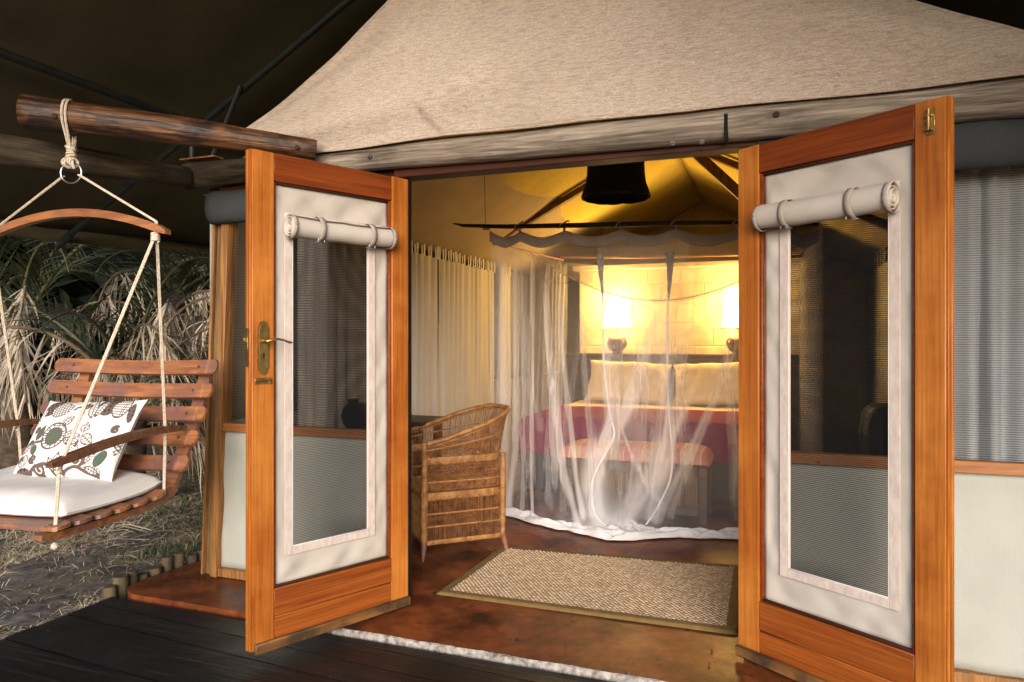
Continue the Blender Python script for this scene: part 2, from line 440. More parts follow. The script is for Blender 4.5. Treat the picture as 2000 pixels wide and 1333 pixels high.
# ------------------------------------------------------------------ setting: ground, floor, deck
DZ = -.020                                        # deck surface
GZ = -.10
def axis(fine0, fine1, step, far):
    a = list(np.arange(fine0, fine1+1e-6, step))
    lo = [fine0 - d for d in (1, 3, 8, 20, far)][::-1]
    hi = [fine1 + d for d in (1, 3, 8, 20, far)]
    return lo + a + hi
gx = axis(-7, -1.45, .07, 120); gy = axis(-2.5, 5, .08, 120)
g = MB()
def gz(x, y):
    if x > -1.5 and y > -8: return GZ-.03
    return GZ + .035*nz(x, y, 0, .9) + .02*nz(x, y, 3, 3.2) + .016*nz(x, y, 5, 8)
g.v = [(x, y, gz(x, y)) for y in gy for x in gx]
nx = len(gx)
g.f = [(j*nx+i, j*nx+i+1, (j+1)*nx+i+1, (j+1)*nx+i) for j in range(len(gy)-1) for i in range(nx-1)]
g.build('ground', m_ground, kind='structure', recalc=False)

PADY = -.372
pad = [(-1.42, -.345), (-1.475, -.30), (-1.49, -.15), (-1.46, .05), (-1.43, .3), (-1.43, 7.4), (3.3, 7.4), (3.3, PADY)]
front = [(x, PADY + .006*nz(x, 0, 0, 6)) for x in np.linspace(3.2, -1.36, 90)]
fl = MB().prism(pad + front, -.16, 0)
floor = fl.build('concrete_floor', m_floor, kind='structure', ang=20)
# crumbling white plaster nosing along the front edge of the floor
pe = MB()
xs = np.linspace(-.20, 3.2, 260)
rows = []
for x in xs:
    taper = min(1, (x+.20)/.12)
    w_ = (.003 + .008*nz(x, 1, 0, 7) + .012*nz(x, 2, 0, 28))*taper
    zt = -.004 + .006*nz(x, 3, 0, 25)
    rows.append([(x, PADY+.006*nz(x, 0, 0, 6)+.001+max(.0, w_*.5), .0022), (x, PADY-.003-max(.001, w_*.5), min(.001, zt)),
                 (x, PADY-.005-max(.001, w_*.6), -.018+.006*nz(x, 5, 0, 40)), (x, PADY-.006-max(.001, w_*.7), -.06)])
pe.v = [p for r_ in rows for p in r_]
pe.f = [(i*4+k, (i+1)*4+k, (i+1)*4+k+1, i*4+k+1) for i in range(len(rows)-1) for k in range(3)]
pe.build('plaster_nosing', m_plaster, floor, smooth=True, ang=60)

deck = bpy.data.objects.new('deck', None); C.objects.link(deck); deck.location = (.5, -2, -.2)
deck['kind'] = 'structure'
XF[deck] = Matrix.Translation((.5, -2, -.2))
def clip(poly, a, b, c):                           # keep a*x+b*y<=c
    out = []
    for i in range(len(poly)):
        p, q = poly[i], poly[(i+1) % len(poly)]
        dp, dq = a*p[0]+b*p[1]-c, a*q[0]+b*q[1]-c
        if dp <= 0: out.append(p)
        if dp*dq < 0:
            t = dp/(dp-dq); out.append((p[0]+(q[0]-p[0])*t, p[1]+(q[1]-p[1])*t))
    return out
th = R(-4.0)
for i in range(-4, 32):
    v0 = -.30 - i*.146; v1 = v0 - .1405
    q = [(u*cos(th)-v*sin(th), u*sin(th)+v*cos(th)) for u, v in ((-4, v1), (5.5, v1), (5.5, v0), (-4, v0))]
    q = clip(q, 0, 1, PADY-.02); q = clip(q, -1, 0, 1.485 + random.uniform(-.006, .006)) if q else q
    q = clip(q, 1, 0, 4.2) if q else q
    if len(q) >= 3 and max(p[1] for p in q)-min(p[1] for p in q) > .02:
        dz = random.uniform(-.002, .002)
        b = MB(); n = len(q)
        cx_ = sum(p[0] for p in q)/n; cy_ = sum(p[1] for p in q)/n
        ins = [(p[0]+(.006 if p[0] < cx_ else -.006), p[1]+(.006 if p[1] < cy_ else -.006)) for p in q]
        b.add([(x, y, DZ-.03+dz) for x, y in q] + [(x, y, DZ-.004+dz) for x, y in q] + [(x, y, DZ+dz) for x, y in ins],
              [tuple(range(n))[::-1], tuple(range(2*n, 3*n))] + [(k*n+j, k*n+(j+1) % n, (k+1)*n+(j+1) % n, (k+1)*n+j) for k in (0, 1) for j in range(n)])
        b.build('plank', m_deck, deck, smooth=False)
bs_ = MB()
for y in (-1.0, -2.2, -3.4, -4.6):
    bs_.box((-1.46, y-.03, -.16), (4.2, y+.03, DZ-.034), .002)
bs_.build('joist', m_deck, deck, smooth=False)

# short round logs set upright along the edge of the concrete
ep = MB()
for i in range(15):
    t = i/14
    x = -1.545 + .07*t*(1 if t < .5 else 1) + .03*sin(t*3.2); y = -.37 + t*1.05
    if i > 6: x = -1.50 - .01*(i-6)*.3
    r_ = random.uniform(.027, .040); h = random.choice((.135, .15, .125, .16)) + random.uniform(-.01, .01)
    y = -.375 + i*.076; x = (-1.49 + .06*max(0, min(1, (y+.1)/.4)) if y > -.15 else -1.475-.10*(y+.30)) - .048 + random.uniform(-.008, .008)
    z0 = GZ-.05
    o = MB().lathe([(r_*.96, 0), (r_, .05), (r_*.98, h+.04-.008), (r_*.88, h+.045)], 11,
                   M=Matrix.Rotation(random.uniform(-.06, .06), 3, 'X').to_4x4()).v
    b = MB().lathe([(r_*.96, 0), (r_, .05), (r_*.99, h+.037), (r_*.88, h+.045)], 11)
    b.v = [(p[0]*(1+.08*nz(p[0]*9, p[1]*9, i))+x, p[1]*(1+.08*nz(p[1]*9, p[0]*9, i))+y, p[2]+z0) for p in b.v]
    e = b.build('edging_log', m_edge)
    tag(e, 'short upright log in the row edging the concrete beside the dry grass', 'log', 'logs edging the concrete pad')

# ------------------------------------------------------------------ flysheet and its steel frame
FX0, FZ0, FX1, FZ1 = .785, 3.75, -2.64, 1.94
FY0, FY1 = -2.6, 8.2
fs = thing('flysheet', 'dark olive canvas flysheet stretched over steel poles above the tent', 'canopy', (.785, 3, 0))
def fly_pt(side):
    def f(u, v):
        y = FY0 + (FY1-FY0)*v
        x = FX0 + side*(FX0-FX1)*u; z = FZ0 + (FZ1-FZ0)*u
        bay = abs(sin(pi*(y-.1)/3.2))
        ed = min(1, u*6)*min(1, (1-u)*5+.15)
        sag = -.05*bay*sin(pi*min(1, u/.66 if u < .66 else (1-u)/.34)) + .012*nz(x, y, 2, 1.3)*ed + .006*nz(x*1.5, y*.7, 7, 4)*ed
        if u > .97: sag += .05*bay
        return (x, y, z + .055 + sag)
    return f
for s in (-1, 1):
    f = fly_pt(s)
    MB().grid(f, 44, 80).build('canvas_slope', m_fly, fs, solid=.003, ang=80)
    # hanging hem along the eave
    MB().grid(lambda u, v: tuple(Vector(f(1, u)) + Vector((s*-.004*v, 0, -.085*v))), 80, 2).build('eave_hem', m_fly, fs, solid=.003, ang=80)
def fp(x, y, dz=0):
    u = abs(x-FX0)/(FX0-FX1)
    return (x, y, FZ0+(FZ1-FZ0)*u+dz)
for s in (-1, 1):
    X = lambda x: x if s < 0 else 2*FX0-x
    for y in (.1, 3.3, 6.5):
        MB().tube([fp(X(FX0+.02), y, -.01), fp(X(-2.66), y+.12, -.02)], .021, 10).build('rafter_pole', m_pole, fs)
        MB().tube([fp(X(-1.12), y+.03, -.03), fp(X(-1.36), y+.05, -.32)], .014, 8).build('brace_pole', m_pole, fs)
        MB().tube([fp(X(-1.48), y+.04, -.01), fp(X(-1.48), y+.04, -.40)], .019, 10).build('drop_pole', m_pole, fs)
        MB().tube([fp(X(-2.55), y+.11, -.02), (X(-2.55), y+.11, GZ-.05)] if y > 1 else [fp(X(-2.55), y+.115, -.03), fp(X(-2.67), y+.12, -.03)], .022, 10).build('eave_post' if y > 1 else 'pole_end', m_pole, fs)
    MB().tube([fp(X(-1.46), FY0, -.03), fp(X(-1.46), FY1, -.03)], .021, 10).build('purlin_pole', m_pole, fs)
    MB().tube([fp(X(-1.46), -.05, -.03), fp(X(-1.46), .03, -.03)], .026, 10).build('pole_collar', m_pole, fs)
MB().tube([fp(FX0, FY0, -.03), fp(FX0, FY1, -.03)], .024, 10).build('ridge_pole', m_pole, fs)

# ------------------------------------------------------------------ the tent
TX0, TX1, TY1 = -1.26, 2.84, 7.0
RX = .785
tent = thing('safari_tent', 'canvas safari tent with beige woven gable, mesh windows and pale lower panels', 'tent', (RX, 3.5, 0))
# outer roof
_GT = sorted([(p.x, p.z) for p in (ony(486, 265, -.13), ony(540, 220, -.13), ony(652, 121, -.13), ony(765, 0, -.13), ony(1750, 0, -.13), ony(1880, 42, -.13), ony(2000, 77, -.13))])
def gtop(x):
    if x < _GT[0][0]: return _GT[0][1]-(_GT[0][0]-x)*.75
    if x > _GT[-1][0]: return _GT[-1][1]-(x-_GT[-1][0])*.40
    if _GT[3][0] < x < _GT[4][0]:
        if x <= RX: return _GT[3][1]+(x-_GT[3][0])*.66
        a = _GT[3][1]+(RX-_GT[3][0])*.66
        return a+(x-RX)/(_GT[4][0]-RX)*(_GT[4][1]-a)
    return float(np.interp(x, [p[0] for p in _GT], [p[1] for p in _GT]))
def roofz(x):                                         # outer roof line
    d = abs(x-RX)
    return max(2.10, gtop(x) - .05)
for s in (-1, 1):
    MB().grid(lambda u, v: (RX + s*2.10*u, .06+7.0*v, roofz(RX+s*2.10*u)+.01*nz(u*4, v*9, s)), 14, 24).build('roof_panel', m_tentout, tent, solid=.004)
    # inner lining
    def lin(u, v):
        x = RX + s*2.03*u; y = .03 + 6.95*v
        z = 3.19 - 1.03*u - .04*sin(pi*u)*abs(sin(pi*y/1.75)) + .012*nz(x*1.2, y*1.2, 4)*min(1, u*5)*min(1, (1-u)*5)
        return (x, y, z)
    MB().grid(lin, 30, 80).build('roof_lining', m_lining, tent, solid=.003, ang=80)
    # timber rafters under the lining
    for y in (3.5,):
        MB().box((-.028, -.035, -1.14), (.028, .035, 1.14), .004,
                 Matrix.Translation((RX+s*1.01, y, 2.62)) @ Matrix.Rotation(s*(pi/2+math.atan(1.03/2.03)), 4, 'Y')).build('rafter', m_drip, tent)
MB().box((-.035, -.035, -.5), (.035, .035, .5), .004, Matrix.Translation((ony(1418, 354, 2.2).x, 2.2, ony(1418, 354, 2.2).z)) @ Matrix.Rotation(R(136), 4, 'Y')).build('roof_brace', m_post, tent)
# side walls with a window opening behind the curtains
for s, x in ((-1, TX0), (1, TX1)):
    for (y0, y1, z0, z1) in ((.05, TY1, 0, .82), (.05, TY1, 2.145, 2.17), (.05, 1.0, .82, 2.145), (4.5, TY1, .82, 2.145)):
        MB().grid(lambda u, v: (x+.006*nz(u*5, v*5), y0+(y1-y0)*u, z0+(z1-z0)*v), 12, 4).build('wall_canvas', m_wallc, tent, solid=.004)
    MB().grid(lambda u, v: (x, 1.0+3.5*u, .82+1.325*v), 4, 4).build('mesh_panel', m_wmesh, tent)
    MB().box((x-.03, 1.0, .80), (x+.03, 4.5, .845)).build('sill_rail', m_rail, tent)
MB().grid(lambda u, v: (TX0+(TX1-TX0)*u, TY1, v*(2.24+1.03*(1-abs(2*u-1)))), 30, 8).build('rear_wall', m_lining, tent, solid=.004)
# front gable: heavy woven canvas laced to the header log
def gab(u, v):
    lo_x, hi_x = -.985, 2.79
    x = lo_x + (hi_x-lo_x)*u
    d = abs(x-RX)/2.0
    zb = 2.222 + .008*nz(x, 0, 0, 2.2) + .006*sin(x*2.2)
    if x < -.45: zb = 2.222 + (-.45-x)*.12
    top = gtop(x)
    zt = max(zb+.02, top)
    z = zb + (zt-zb)*v
    y = -.128 - .035*sin(pi*min(1, v*1.15)) + .016*nz(x*1.1+z*1.3, z*.7-x*.6, 1, 1.5)*min(1, v*4+.2)
    for (ax, az, dx, dz, wd, am) in ((-.95, 2.35, .80, .62, .10, .018), (-.85, 2.32, .95, .36, .09, .014), (-.7, 2.27, 1, .13, .07, .010), (2.6, 2.33, -.9, .2, .1, .012), (.9, 2.95, .9, -.35, .12, .010), (.2, 2.3, .75, .66, .16, .010)):
        L_ = math.hypot(dx, dz); px, pz = x-ax, z-az
        al = (px*dx+pz*dz)/L_; pr = (px*dz-pz*dx)/L_
        if al > 0: y -= 3.0*am*math.exp(-(pr/(wd*(.5+al*.6)))**2)*math.exp(-al*.6)
    return (x, y, z)
gp = MB().grid(gab, 150, 70).build('gable_canvas', m_gable, tent, solid=.004, ang=80)
MB().tube([Vector(gab(u, 0)) + Vector((0, -.004, -.003)) for u in np.linspace(.02, 1, 120)], .006, 6).build('gable_hem', m_gable, tent)
MB().tube([Vector(gab(u, 1)) + Vector((0, 0, .004)) for u in np.linspace(0, 1, 120)], .007, 6).build('gable_edge_rope', m_gable, tent)
# front wall frame
pb, pt = Vector((-1.225, .0, 0)), Vector((-1.138, .0, 2.06))
def leanpost(x0, x1, y0, y1, m):
    b = MB().box((x0, y0, 0), (x1, y1, 2.06), .004)
    b.v = [(p[0] + .088*p[2]/2.06, p[1], p[2]) for p in b.v]
    return b.build('corner_post', m, tent)
leanpost(-1.262, -1.245, -.02, .03, m_post)
leanpost(-1.243, -1.190, .0, .05, m_postd)
leanpost(-1.188, -1.140, -.035, .045, m_post)
leanpost(2.78, 2.84, -.03, .045, m_post)
for x0, x1 in ((-1.15, -.055), (1.628, 2.80)):
    MB().box((x0, -.022, .792), (x1, .022, .838), .003).build('sill_rail', m_rail, tent)
    MB().box((x0, -.022, .002), (x1, .022, .05), .003).build('bottom_rail', m_post, tent)
    MB().box((x0, -.0, 2.06), (x1, .05, 2.14), .003).build('head_rail', m_head, tent)
    MB().grid(lambda u, v: (x0+(x1-x0)*u, .002+.014*nz(u*3+x0, v*3, 2)+.008*nz(u*9, v*2, 3)+.006*nz(u*6+v*5, v*3-u*6, 5), .05+.742*v), 30, 20).build('canvas_panel', m_wallc, tent, solid=.003, ang=80)
    MB().grid(lambda u, v: (x0+(x1-x0)*u, .004, .838+1.23*v), 2, 2).build('mesh_panel', m_wmesh, tent)
    # rolled weather flap tied up above the window
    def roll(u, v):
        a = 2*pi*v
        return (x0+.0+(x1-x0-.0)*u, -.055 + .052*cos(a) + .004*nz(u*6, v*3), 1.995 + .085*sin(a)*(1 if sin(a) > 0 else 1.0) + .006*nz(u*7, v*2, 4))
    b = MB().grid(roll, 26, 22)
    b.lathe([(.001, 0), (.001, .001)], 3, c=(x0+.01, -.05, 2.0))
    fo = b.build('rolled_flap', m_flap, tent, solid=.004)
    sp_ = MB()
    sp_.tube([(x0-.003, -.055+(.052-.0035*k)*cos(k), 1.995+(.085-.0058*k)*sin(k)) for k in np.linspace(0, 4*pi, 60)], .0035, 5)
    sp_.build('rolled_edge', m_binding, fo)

# header and carrying logs
def log(name, pts, rs, m, label, n=18, seed=0, knots=9):
    pts = [Vector(p) for p in pts]
    P = []; Rr = []
    K = 26
    for i in range(K+1):
        t = i/K*(len(pts)-1); j = min(int(t), len(pts)-2); f = t-j
        P.append(pts[j].lerp(pts[j+1], f)); Rr.append(rs[j]+(rs[j+1]-rs[j])*f)
    Rr[0] *= .93; Rr[-1] *= .93
    P.insert(1, P[0].lerp(P[1], .12)); Rr.insert(1, Rr[0]/.93)
    P.insert(-1, P[-1].lerp(P[-2], .12)); Rr.insert(-1, Rr[-1]/.93)
    b = MB().tube(P, Rr, n)
    for i in range(len(P)):
        for k in range(n):
            p = Vector(b.v[i*n+k]); d = p-P[i]
            s = 1 + .07*nz(p.x*2.5, p.y*2.5, p.z*2.5+seed) + .05*nz(p.x*7, p.y*7+seed, p.z*9)
            b.v[i*n+k] = tuple(P[i]+d*s)
    ax = (pts[-1]-pts[0]).normalized()
    q = Vector((1, 0, 0)).rotation_difference(ax)
    T = Matrix.Translation(pts[0]) @ q.to_matrix().to_4x4(); inv = T.inverted()
    o = b.build(name, m, ang=50)
    L_ = o.location.copy()
    for v_ in o.data.vertices: v_.co = inv @ (v_.co + L_)
    o.location = T.translation; o.rotation_euler = q.to_euler()
    XF[o] = T
    tag(o, label, 'log')
    return o
def bolt(parent, p, nrm, r=.012, m=None, washer=False):
    q = Vector(nrm).normalized().to_track_quat('Z', 'Y').to_matrix().to_4x4()
    b = MB()
    if washer: b.lathe([(r*1.5, -.01), (r*1.5, .004), (r*1.3, .005)], 16, c=p, M=q)
    b.lathe([(r, -.02), (r, .010), (r*.8, .013)], 6, c=p, M=q)
    return b.build('bolt', m or m_steel, parent, ang=30)
hl = log('header_log', [(-.80, -.045, 2.178), (-.2, -.052, 2.178), (.8, -.052, 2.170), (2.0, -.05, 2.164), (3.1, -.045, 2.16)], [.056, .062, .068, .075, .080], m_loggrey,
         'weathered pale grey log lying across the front of the tent above the doors')
for px, py in ((722, 306), (1314, 280), (1371, 277)):
    p = ony(px, py, -.119); bolt(hl, p, (0, -1, .05), .007, m_boltg, washer=True)
for px, py in ((1516, 226),):
    p = ony(px, py, -.118); bolt(hl, p, (0, -1, .2), .014, m_rust)
p = ony(1418, 250, -.12)
MB().box((p.x-.007, -.128, p.z-.055), (p.x+.007, -.08, p.z+.055), .002).build('saw_cut', m_black, hl)
bl = log('swing_log', [(-1.395, -.905, 2.285), (-.87, -.545, 2.248), (-.375, -.205, 2.200)], [.072, .062, .047], m_logbrown,
         'oiled brown log slung under the canopy that the swing seat hangs from', seed=5)
for px, py, y, nrm, mm in ((90, 216, None, (.3, -1, .1), m_rust), (595, 296, None, (.4, -1, 0), m_rust)):
    t_ = (px-20)/610
    c = Vector((-1.395, -.905, 2.285)).lerp(Vector((-.375, -.205, 2.200)), .10 if px < 100 else .93)
    d = (Vector(CAM)-c).normalized()
    bolt(bl, c + d*(.069 if px < 100 else .045), d, .012, mm)
dl = log('corner_log', [(-1.275, -.09, 2.165), (-1.44, -.55, 2.15), (-1.78, -1.25, 2.14)], [.055, .066, .080], m_logdark,
         'old dark log running forward from the tent corner to the swing log', seed=9)
# the header log's own rough end on the left
ec = log('log_stub', [(-1.335, -.03, 2.185), (-.85, -.025, 2.185)], [.074, .066], m_logdark,
         'rough split end of a dark log at the tent corner under the swing log', seed=13)
bolt(ec, (-1.26, -.103, 2.19), (0, -1, .1), .011, washer=True)
MB().box((-1.36, -.07, 2.268), (-1.12, .0, 2.276), .001, Matrix.Translation((0, 0, 0))).build('wood_offcut', m_post, ec)

# ------------------------------------------------------------------ door frame and doors
dfm = thing('door_frame', 'dark red timber door frame of the double doorway', 'door frame', (.785, 0, 0))
MB().box((-.052, -.02, 0), (-.014, .055, 2.075), .003).build('jamb', m_door_v, dfm)
MB().box((1.586, -.02, 0), (1.625, .055, 2.075), .003).build('jamb', m_door_v, dfm)
MB().box((-.052, -.03, 2.076), (1.625, .07, 2.135), .003).build('head', m_head, dfm)
MB().box((-.012, .015, 0.0), (.004, .05, 2.07), .002).build('stop', m_black, dfm)
MB().box((1.568, .015, 0.0), (1.584, .05, 2.07), .002).build('stop', m_black, dfm)

DW, DH, DT = .785, 2.035, .042
def make_door(loc, rz, s, label):
    d = thing('door', label, 'door', loc, rz)
    def B(x0, x1, y0, y1, z0, z1, b=.003):
        return MB().box((x0, min(s*y0, s*y1), z0), (x1, max(s*y0, s*y1), z1), b)
    Bd = lambda name, m, *a, **k: B(*a, **k).build(name, m, d, world=False)
    z0, z1 = .025, .025+DH
    Bd('stile', m_door_v, .004, .100, 0, DT, z0, z1)
    fs_ = Bd('stile', m_door_v, DW-.095, DW, 0, DT, z0, z1)
    # rebated closing edge
    B(DW+.0005, DW+.010, .004, .020, z0, z1, .002).build('edge_bead', m_door_v, d, world=False)
    B(DW+.0005, DW+.007, .026, .038, z0, z1, .002).build('edge_bead', m_door_v, d, world=False)
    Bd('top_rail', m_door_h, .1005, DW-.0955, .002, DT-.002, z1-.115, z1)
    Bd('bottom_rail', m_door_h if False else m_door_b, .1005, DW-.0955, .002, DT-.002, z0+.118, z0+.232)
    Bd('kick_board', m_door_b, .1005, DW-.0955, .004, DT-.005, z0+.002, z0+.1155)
    Bd('drip_bar', m_drip, .002, DW-.006, DT+.0005, DT+.020, z0-.012, z0+.032, b=.005)
    # glazing beads
    for x0 in (.1005, DW-.1075):
        Bd('bead', m_door_h, x0, x0+.012, .016, DT-.008, z0+.233, z1-.116, b=.004)
    Bd('bead', m_head, .113, DW-.108, .016, DT-.008, z0+.2325, z0+.242, b=.004)
    Bd('bead', m_head, .113, DW-.108, .016, DT-.008, z1-.126, z1-.1155, b=.004)
    # canvas infill with a mesh opening
    cx0, cx1, cz0, cz1 = .1125, DW-.1085, z0+.241, z1-.125
    mx0, mx1, mz0, mz1 = .225, .598, .415, 1.735
    ts = s*.018
    gxs = sorted(set(list(np.linspace(cx0, mx0, 9))+list(np.linspace(mx0, mx1, 26))+list(np.linspace(mx1, cx1, 9))))
    gzs = sorted(set(list(np.linspace(cz0, mz0, 12))+list(np.linspace(mz0, mz1, 80))+list(np.linspace(mz1, cz1, 18))))
    cvs = MB()
    def calm(x, z):
        ex = max(mx0-x, x-mx1, 0); ez = max(mz0-z, z-mz1, 0)
        e_ = math.hypot(ex, ez); f_ = min(x-cx0, cx1-x, z-cz0, cz1-z)
        return min(1, max(0, e_-.03)/.05)*min(1, f_/.03)
    cvs.v = [(x, ts + s*calm(x, z)*1.6*(.0065*nz(x*6, z*4, rz) + .0070*nz((x+z)*10, (z-x)*3, rz+4) + .006*nz((x-z)*9, (z+x)*2.5, rz+7)), z) for z in gzs for x in gxs]
    ng = len(gxs)
    cvs.f = [(j*ng+i, j*ng+i+1, (j+1)*ng+i+1, (j+1)*ng+i) for j in range(len(gzs)-1) for i in range(ng-1)
             if not (mx0-1e-6 <= gxs[i] < mx1-1e-6 and mz0-1e-6 <= gzs[j] < mz1-1e-6)]
    cvs.build('canvas_infill', m_canvas, d, world=False, solid=.002, ang=80)
    MB().grid(lambda u, v: (mx0-.01+(mx1-mx0+.02)*u, s*.0125 + s*.002*nz(u*2, v*3, rz), mz0-.01+(mz1-mz0)*v), 6, 20).build('mesh', m_mesh, d, world=False)
    # velcro strips round the opening
    def strip(x0, x1, za, zb, nm='velcro_strip', m=m_velcro, y0=.0245, y1=.0285):
        return B(x0, x1, y0, y1, za, zb, .0015).build(nm, m, d, world=False)
    strip(mx0-.040, mx0-.004, mz0-.036, mz1)
    strip(mx1+.004, mx1+.040, mz0-.036, mz1)
    strip(mx0-.0035, mx1+.0035, mz0-.036, mz0-.002)
    for x in (mx0-.003, mx1): strip(x, x+.003, mz0, mz1, 'edge_tape', m_white)
    strip(mx0, mx1, mz0-.0015, mz0+.002, 'edge_tape', m_white)
    # canvas flap rolled up above the mesh, spiral end visible
    rx0, rx1, rzc = .105+.02, .640, 1.762
    Rr = .046
    def spiral(t, shift=0):
        a = pi*.5 + t*2*pi*3.4
        r_ = Rr*(1-.82*t)
        return (s*(.026 + Rr + r_*cos(a)*s*1.0), rzc + r_*sin(a)*1.05)
    def rl(u, v):
        y, z = spiral(v)
        x = rx0+(rx1-rx0)*u
        x += (.010*nz(v*7, 3, rz))*(1 if u > .9 or u < .1 else 0)
        dz = -.006*sin(pi*u) + .003*nz(u*5, v*3, rz)
        return (x, y + s*.003*nz(u*6, v*2, 5), z + dz)
    rf = MB().grid(rl, 24, 90).build('rolled_flap', m_canvas, d, world=False, solid=.0025, ang=80)
    # skirt that joins the roll to the canvas
    MB().grid(lambda u, v: (rx0+.004+(rx1-rx0-.008)*u, s*(.0235+.010*v*v), mz1+.088-.05*v), 20, 4).build('flap_seam', m_canvas, rf, world=False, solid=.002)
    for x in (rx0+.006, rx1-.012):
        MB().grid(lambda u, v: (x-.006+.018*u, s*(.026+Rr+(Rr+.0022)*cos(2*pi*v)), rzc+(Rr+.0022)*1.05*sin(2*pi*v)-.003), 2, 28).build('roll_binding', m_binding, rf, world=False, solid=.001)
    for x in (rx0+.125, rx1-.135):
        st = MB()
        st.grid(lambda u, v: (x-.013+.026*u, s*(.026+Rr+(Rr+.0035)*cos(pi*.62-pi*1.2*v)), rzc+(Rr+.0045)*1.06*sin(pi*.62-pi*1.2*v)-.003), 2, 20)
        sp = st.build('strap', m_binding, rf, world=False, solid=.002)
        bk = MB()
        c = Vector((x, s*(.026+Rr+.024), rzc-Rr-.006))
        bk.tube([c+Vector((a*.016, s*b_*.004, e_*.010)) for a, b_, e_ in ((-.9, 0, .8), (.9, 0, .8), (.9, 1, -.8), (-.9, 1, -.8), (-.9, 0, .8))], .0017, 6)
        bk.tube([c+Vector((-.004, 0, .008)), c+Vector((.016, s*.014, -.012)), c+Vector((.022, s*.010, -.010))], .0022, 6)
        bk.build('buckle', m_steel, rf, world=False)
    return d, s, z0, z1
dl_, s_, z0, z1 = make_door((0, -.022, 0), math.atan2(-.909, -.416), 1, 'open orange wooden screen door with brass lever handle, beside the swing seat')
d = dl_
def Bq(x0, x1, y0, y1, za, zb, b=.002): return MB().box((x0, y0, za), (x1, y1, zb), b)
# brass long plate, lever, keyhole, bolt, mortice lock
hx, hz = DW-.047, 1.255
plate = []
for k in range(13):
    a = pi*k/12; plate.append((hx+.019*cos(a), hz+.088+.022*sin(a)))
plate += [(hx-.024, hz+.082), (hx-.024, hz-.082)]
for k in range(13):
    a = pi+pi*k/12; plate.append((hx+.019*cos(a), hz-.088+.022*sin(a)))
plate += [(hx+.024, hz-.082), (hx+.024, hz+.082)]
pl = MB().prism(plate, DT+.0005, DT+.004, lambda x, y, z: (x, z, y)).build('handle_plate', m_brass, d, world=False, smooth=False)
inn = [(hx+(x-hx)*.72, hz+(y-hz)*.93) for x, y in plate]
MB().prism(inn, DT+.0042, DT+.006, lambda x, y, z: (x, z, y)).build('raised_panel', m_brass, pl, world=False, smooth=False)
MB().tube([(hx, DT+.004, hz+.028), (hx, DT+.045, hz+.028), (hx-.012, DT+.052, hz+.030), (hx-.04, DT+.052, hz+.036), (hx-.068, DT+.050, hz+.030), (hx-.092, DT+.047, hz+.021), (hx-.104, DT+.044, hz+.022)],
          [.010, .0085, .007, .0050, .0042, .0048, .004], 10).build('lever', m_brass, d, world=False)
kh = MB().lathe([(.0045, 0), (.0045, .0012)], 10, c=(hx, DT+.0062, hz-.026), M=Matrix.Rotation(-pi/2, 4, 'X'))
kh.box((hx-.0025, DT+.0062, hz-.042), (hx+.0025, DT+.0072, hz-.027), .0005)
kh.build('keyhole', m_black, pl, world=False)
for a, b_ in ((-.011, .075), (.011, .075), (-.011, -.075), (.011, -.075)):
    MB().lathe([(.003, 0), (.0022, .002)], 8, c=(hx+a, DT+.0062, hz+b_), M=Matrix.Rotation(-pi/2, 4, 'X')).build('screw', m_steel, pl, world=False)
bt = MB(); bt.box((hx-.038, DT+.0005, hz-.148), (hx+.036, DT+.003, hz-.122), .001)
bt.tube([(hx-.030, DT+.008, hz-.135), (hx+.034, DT+.008, hz-.135)], .0045, 8)
bt.tube([(hx-.022, DT+.008, hz-.135), (hx-.022, DT+.016, hz-.145)], .003, 6)
bt.build('slide_bolt', m_brass, d, world=False)
lk = MB(); lk.box((DW+.0115, .006, hz-.075), (DW+.0135, .032, hz+.08), .0005)
lk.box((DW+.0135, .012, hz+.022), (DW+.026, .026, hz+.042), .001)
lk.build('mortice_lock', m_brass, d, world=False)
for z in (.25, 1.05, 1.85):
    MB().tube([(-.004, -.004, z-.05), (-.004, -.004, z+.05)], .006, 8).build('hinge', m_brass, d, world=False)
dr_, s_, z0, z1 = make_door((1.571, -.022, 0), math.atan2(-.565, .825), -1, 'open orange wooden screen door with small brass bolt near its top corner')
bx = DW-.045
bt = MB(); bt.box((bx-.013, -DT-.003, z1-.115), (bx+.013, -DT-.0005, z1-.03), .001)
bt.tube([(bx-.002, -DT-.009, z1-.10), (bx-.002, -DT-.009, z1-.032)], .0048, 8)
bt.box((bx-.011, -DT-.013, z1-.058), (bx+.008, -DT-.003, z1-.048), .001)
bt.box((bx-.011, -DT-.013, z1-.102), (bx+.008, -DT-.003, z1-.092), .001)
bt.tube([(bx-.002, -DT-.009, z1-.07), (bx-.010, -DT-.018, z1-.073)], .003, 6)
bt.build('barrel_bolt', m_brass, dr_, world=False)
for z in (.25, 1.05, 1.85):
    MB().tube([(-.004, .004, z-.05), (-.004, .004, z+.05)], .006, 8).build('hinge', m_brass, dr_, world=False)

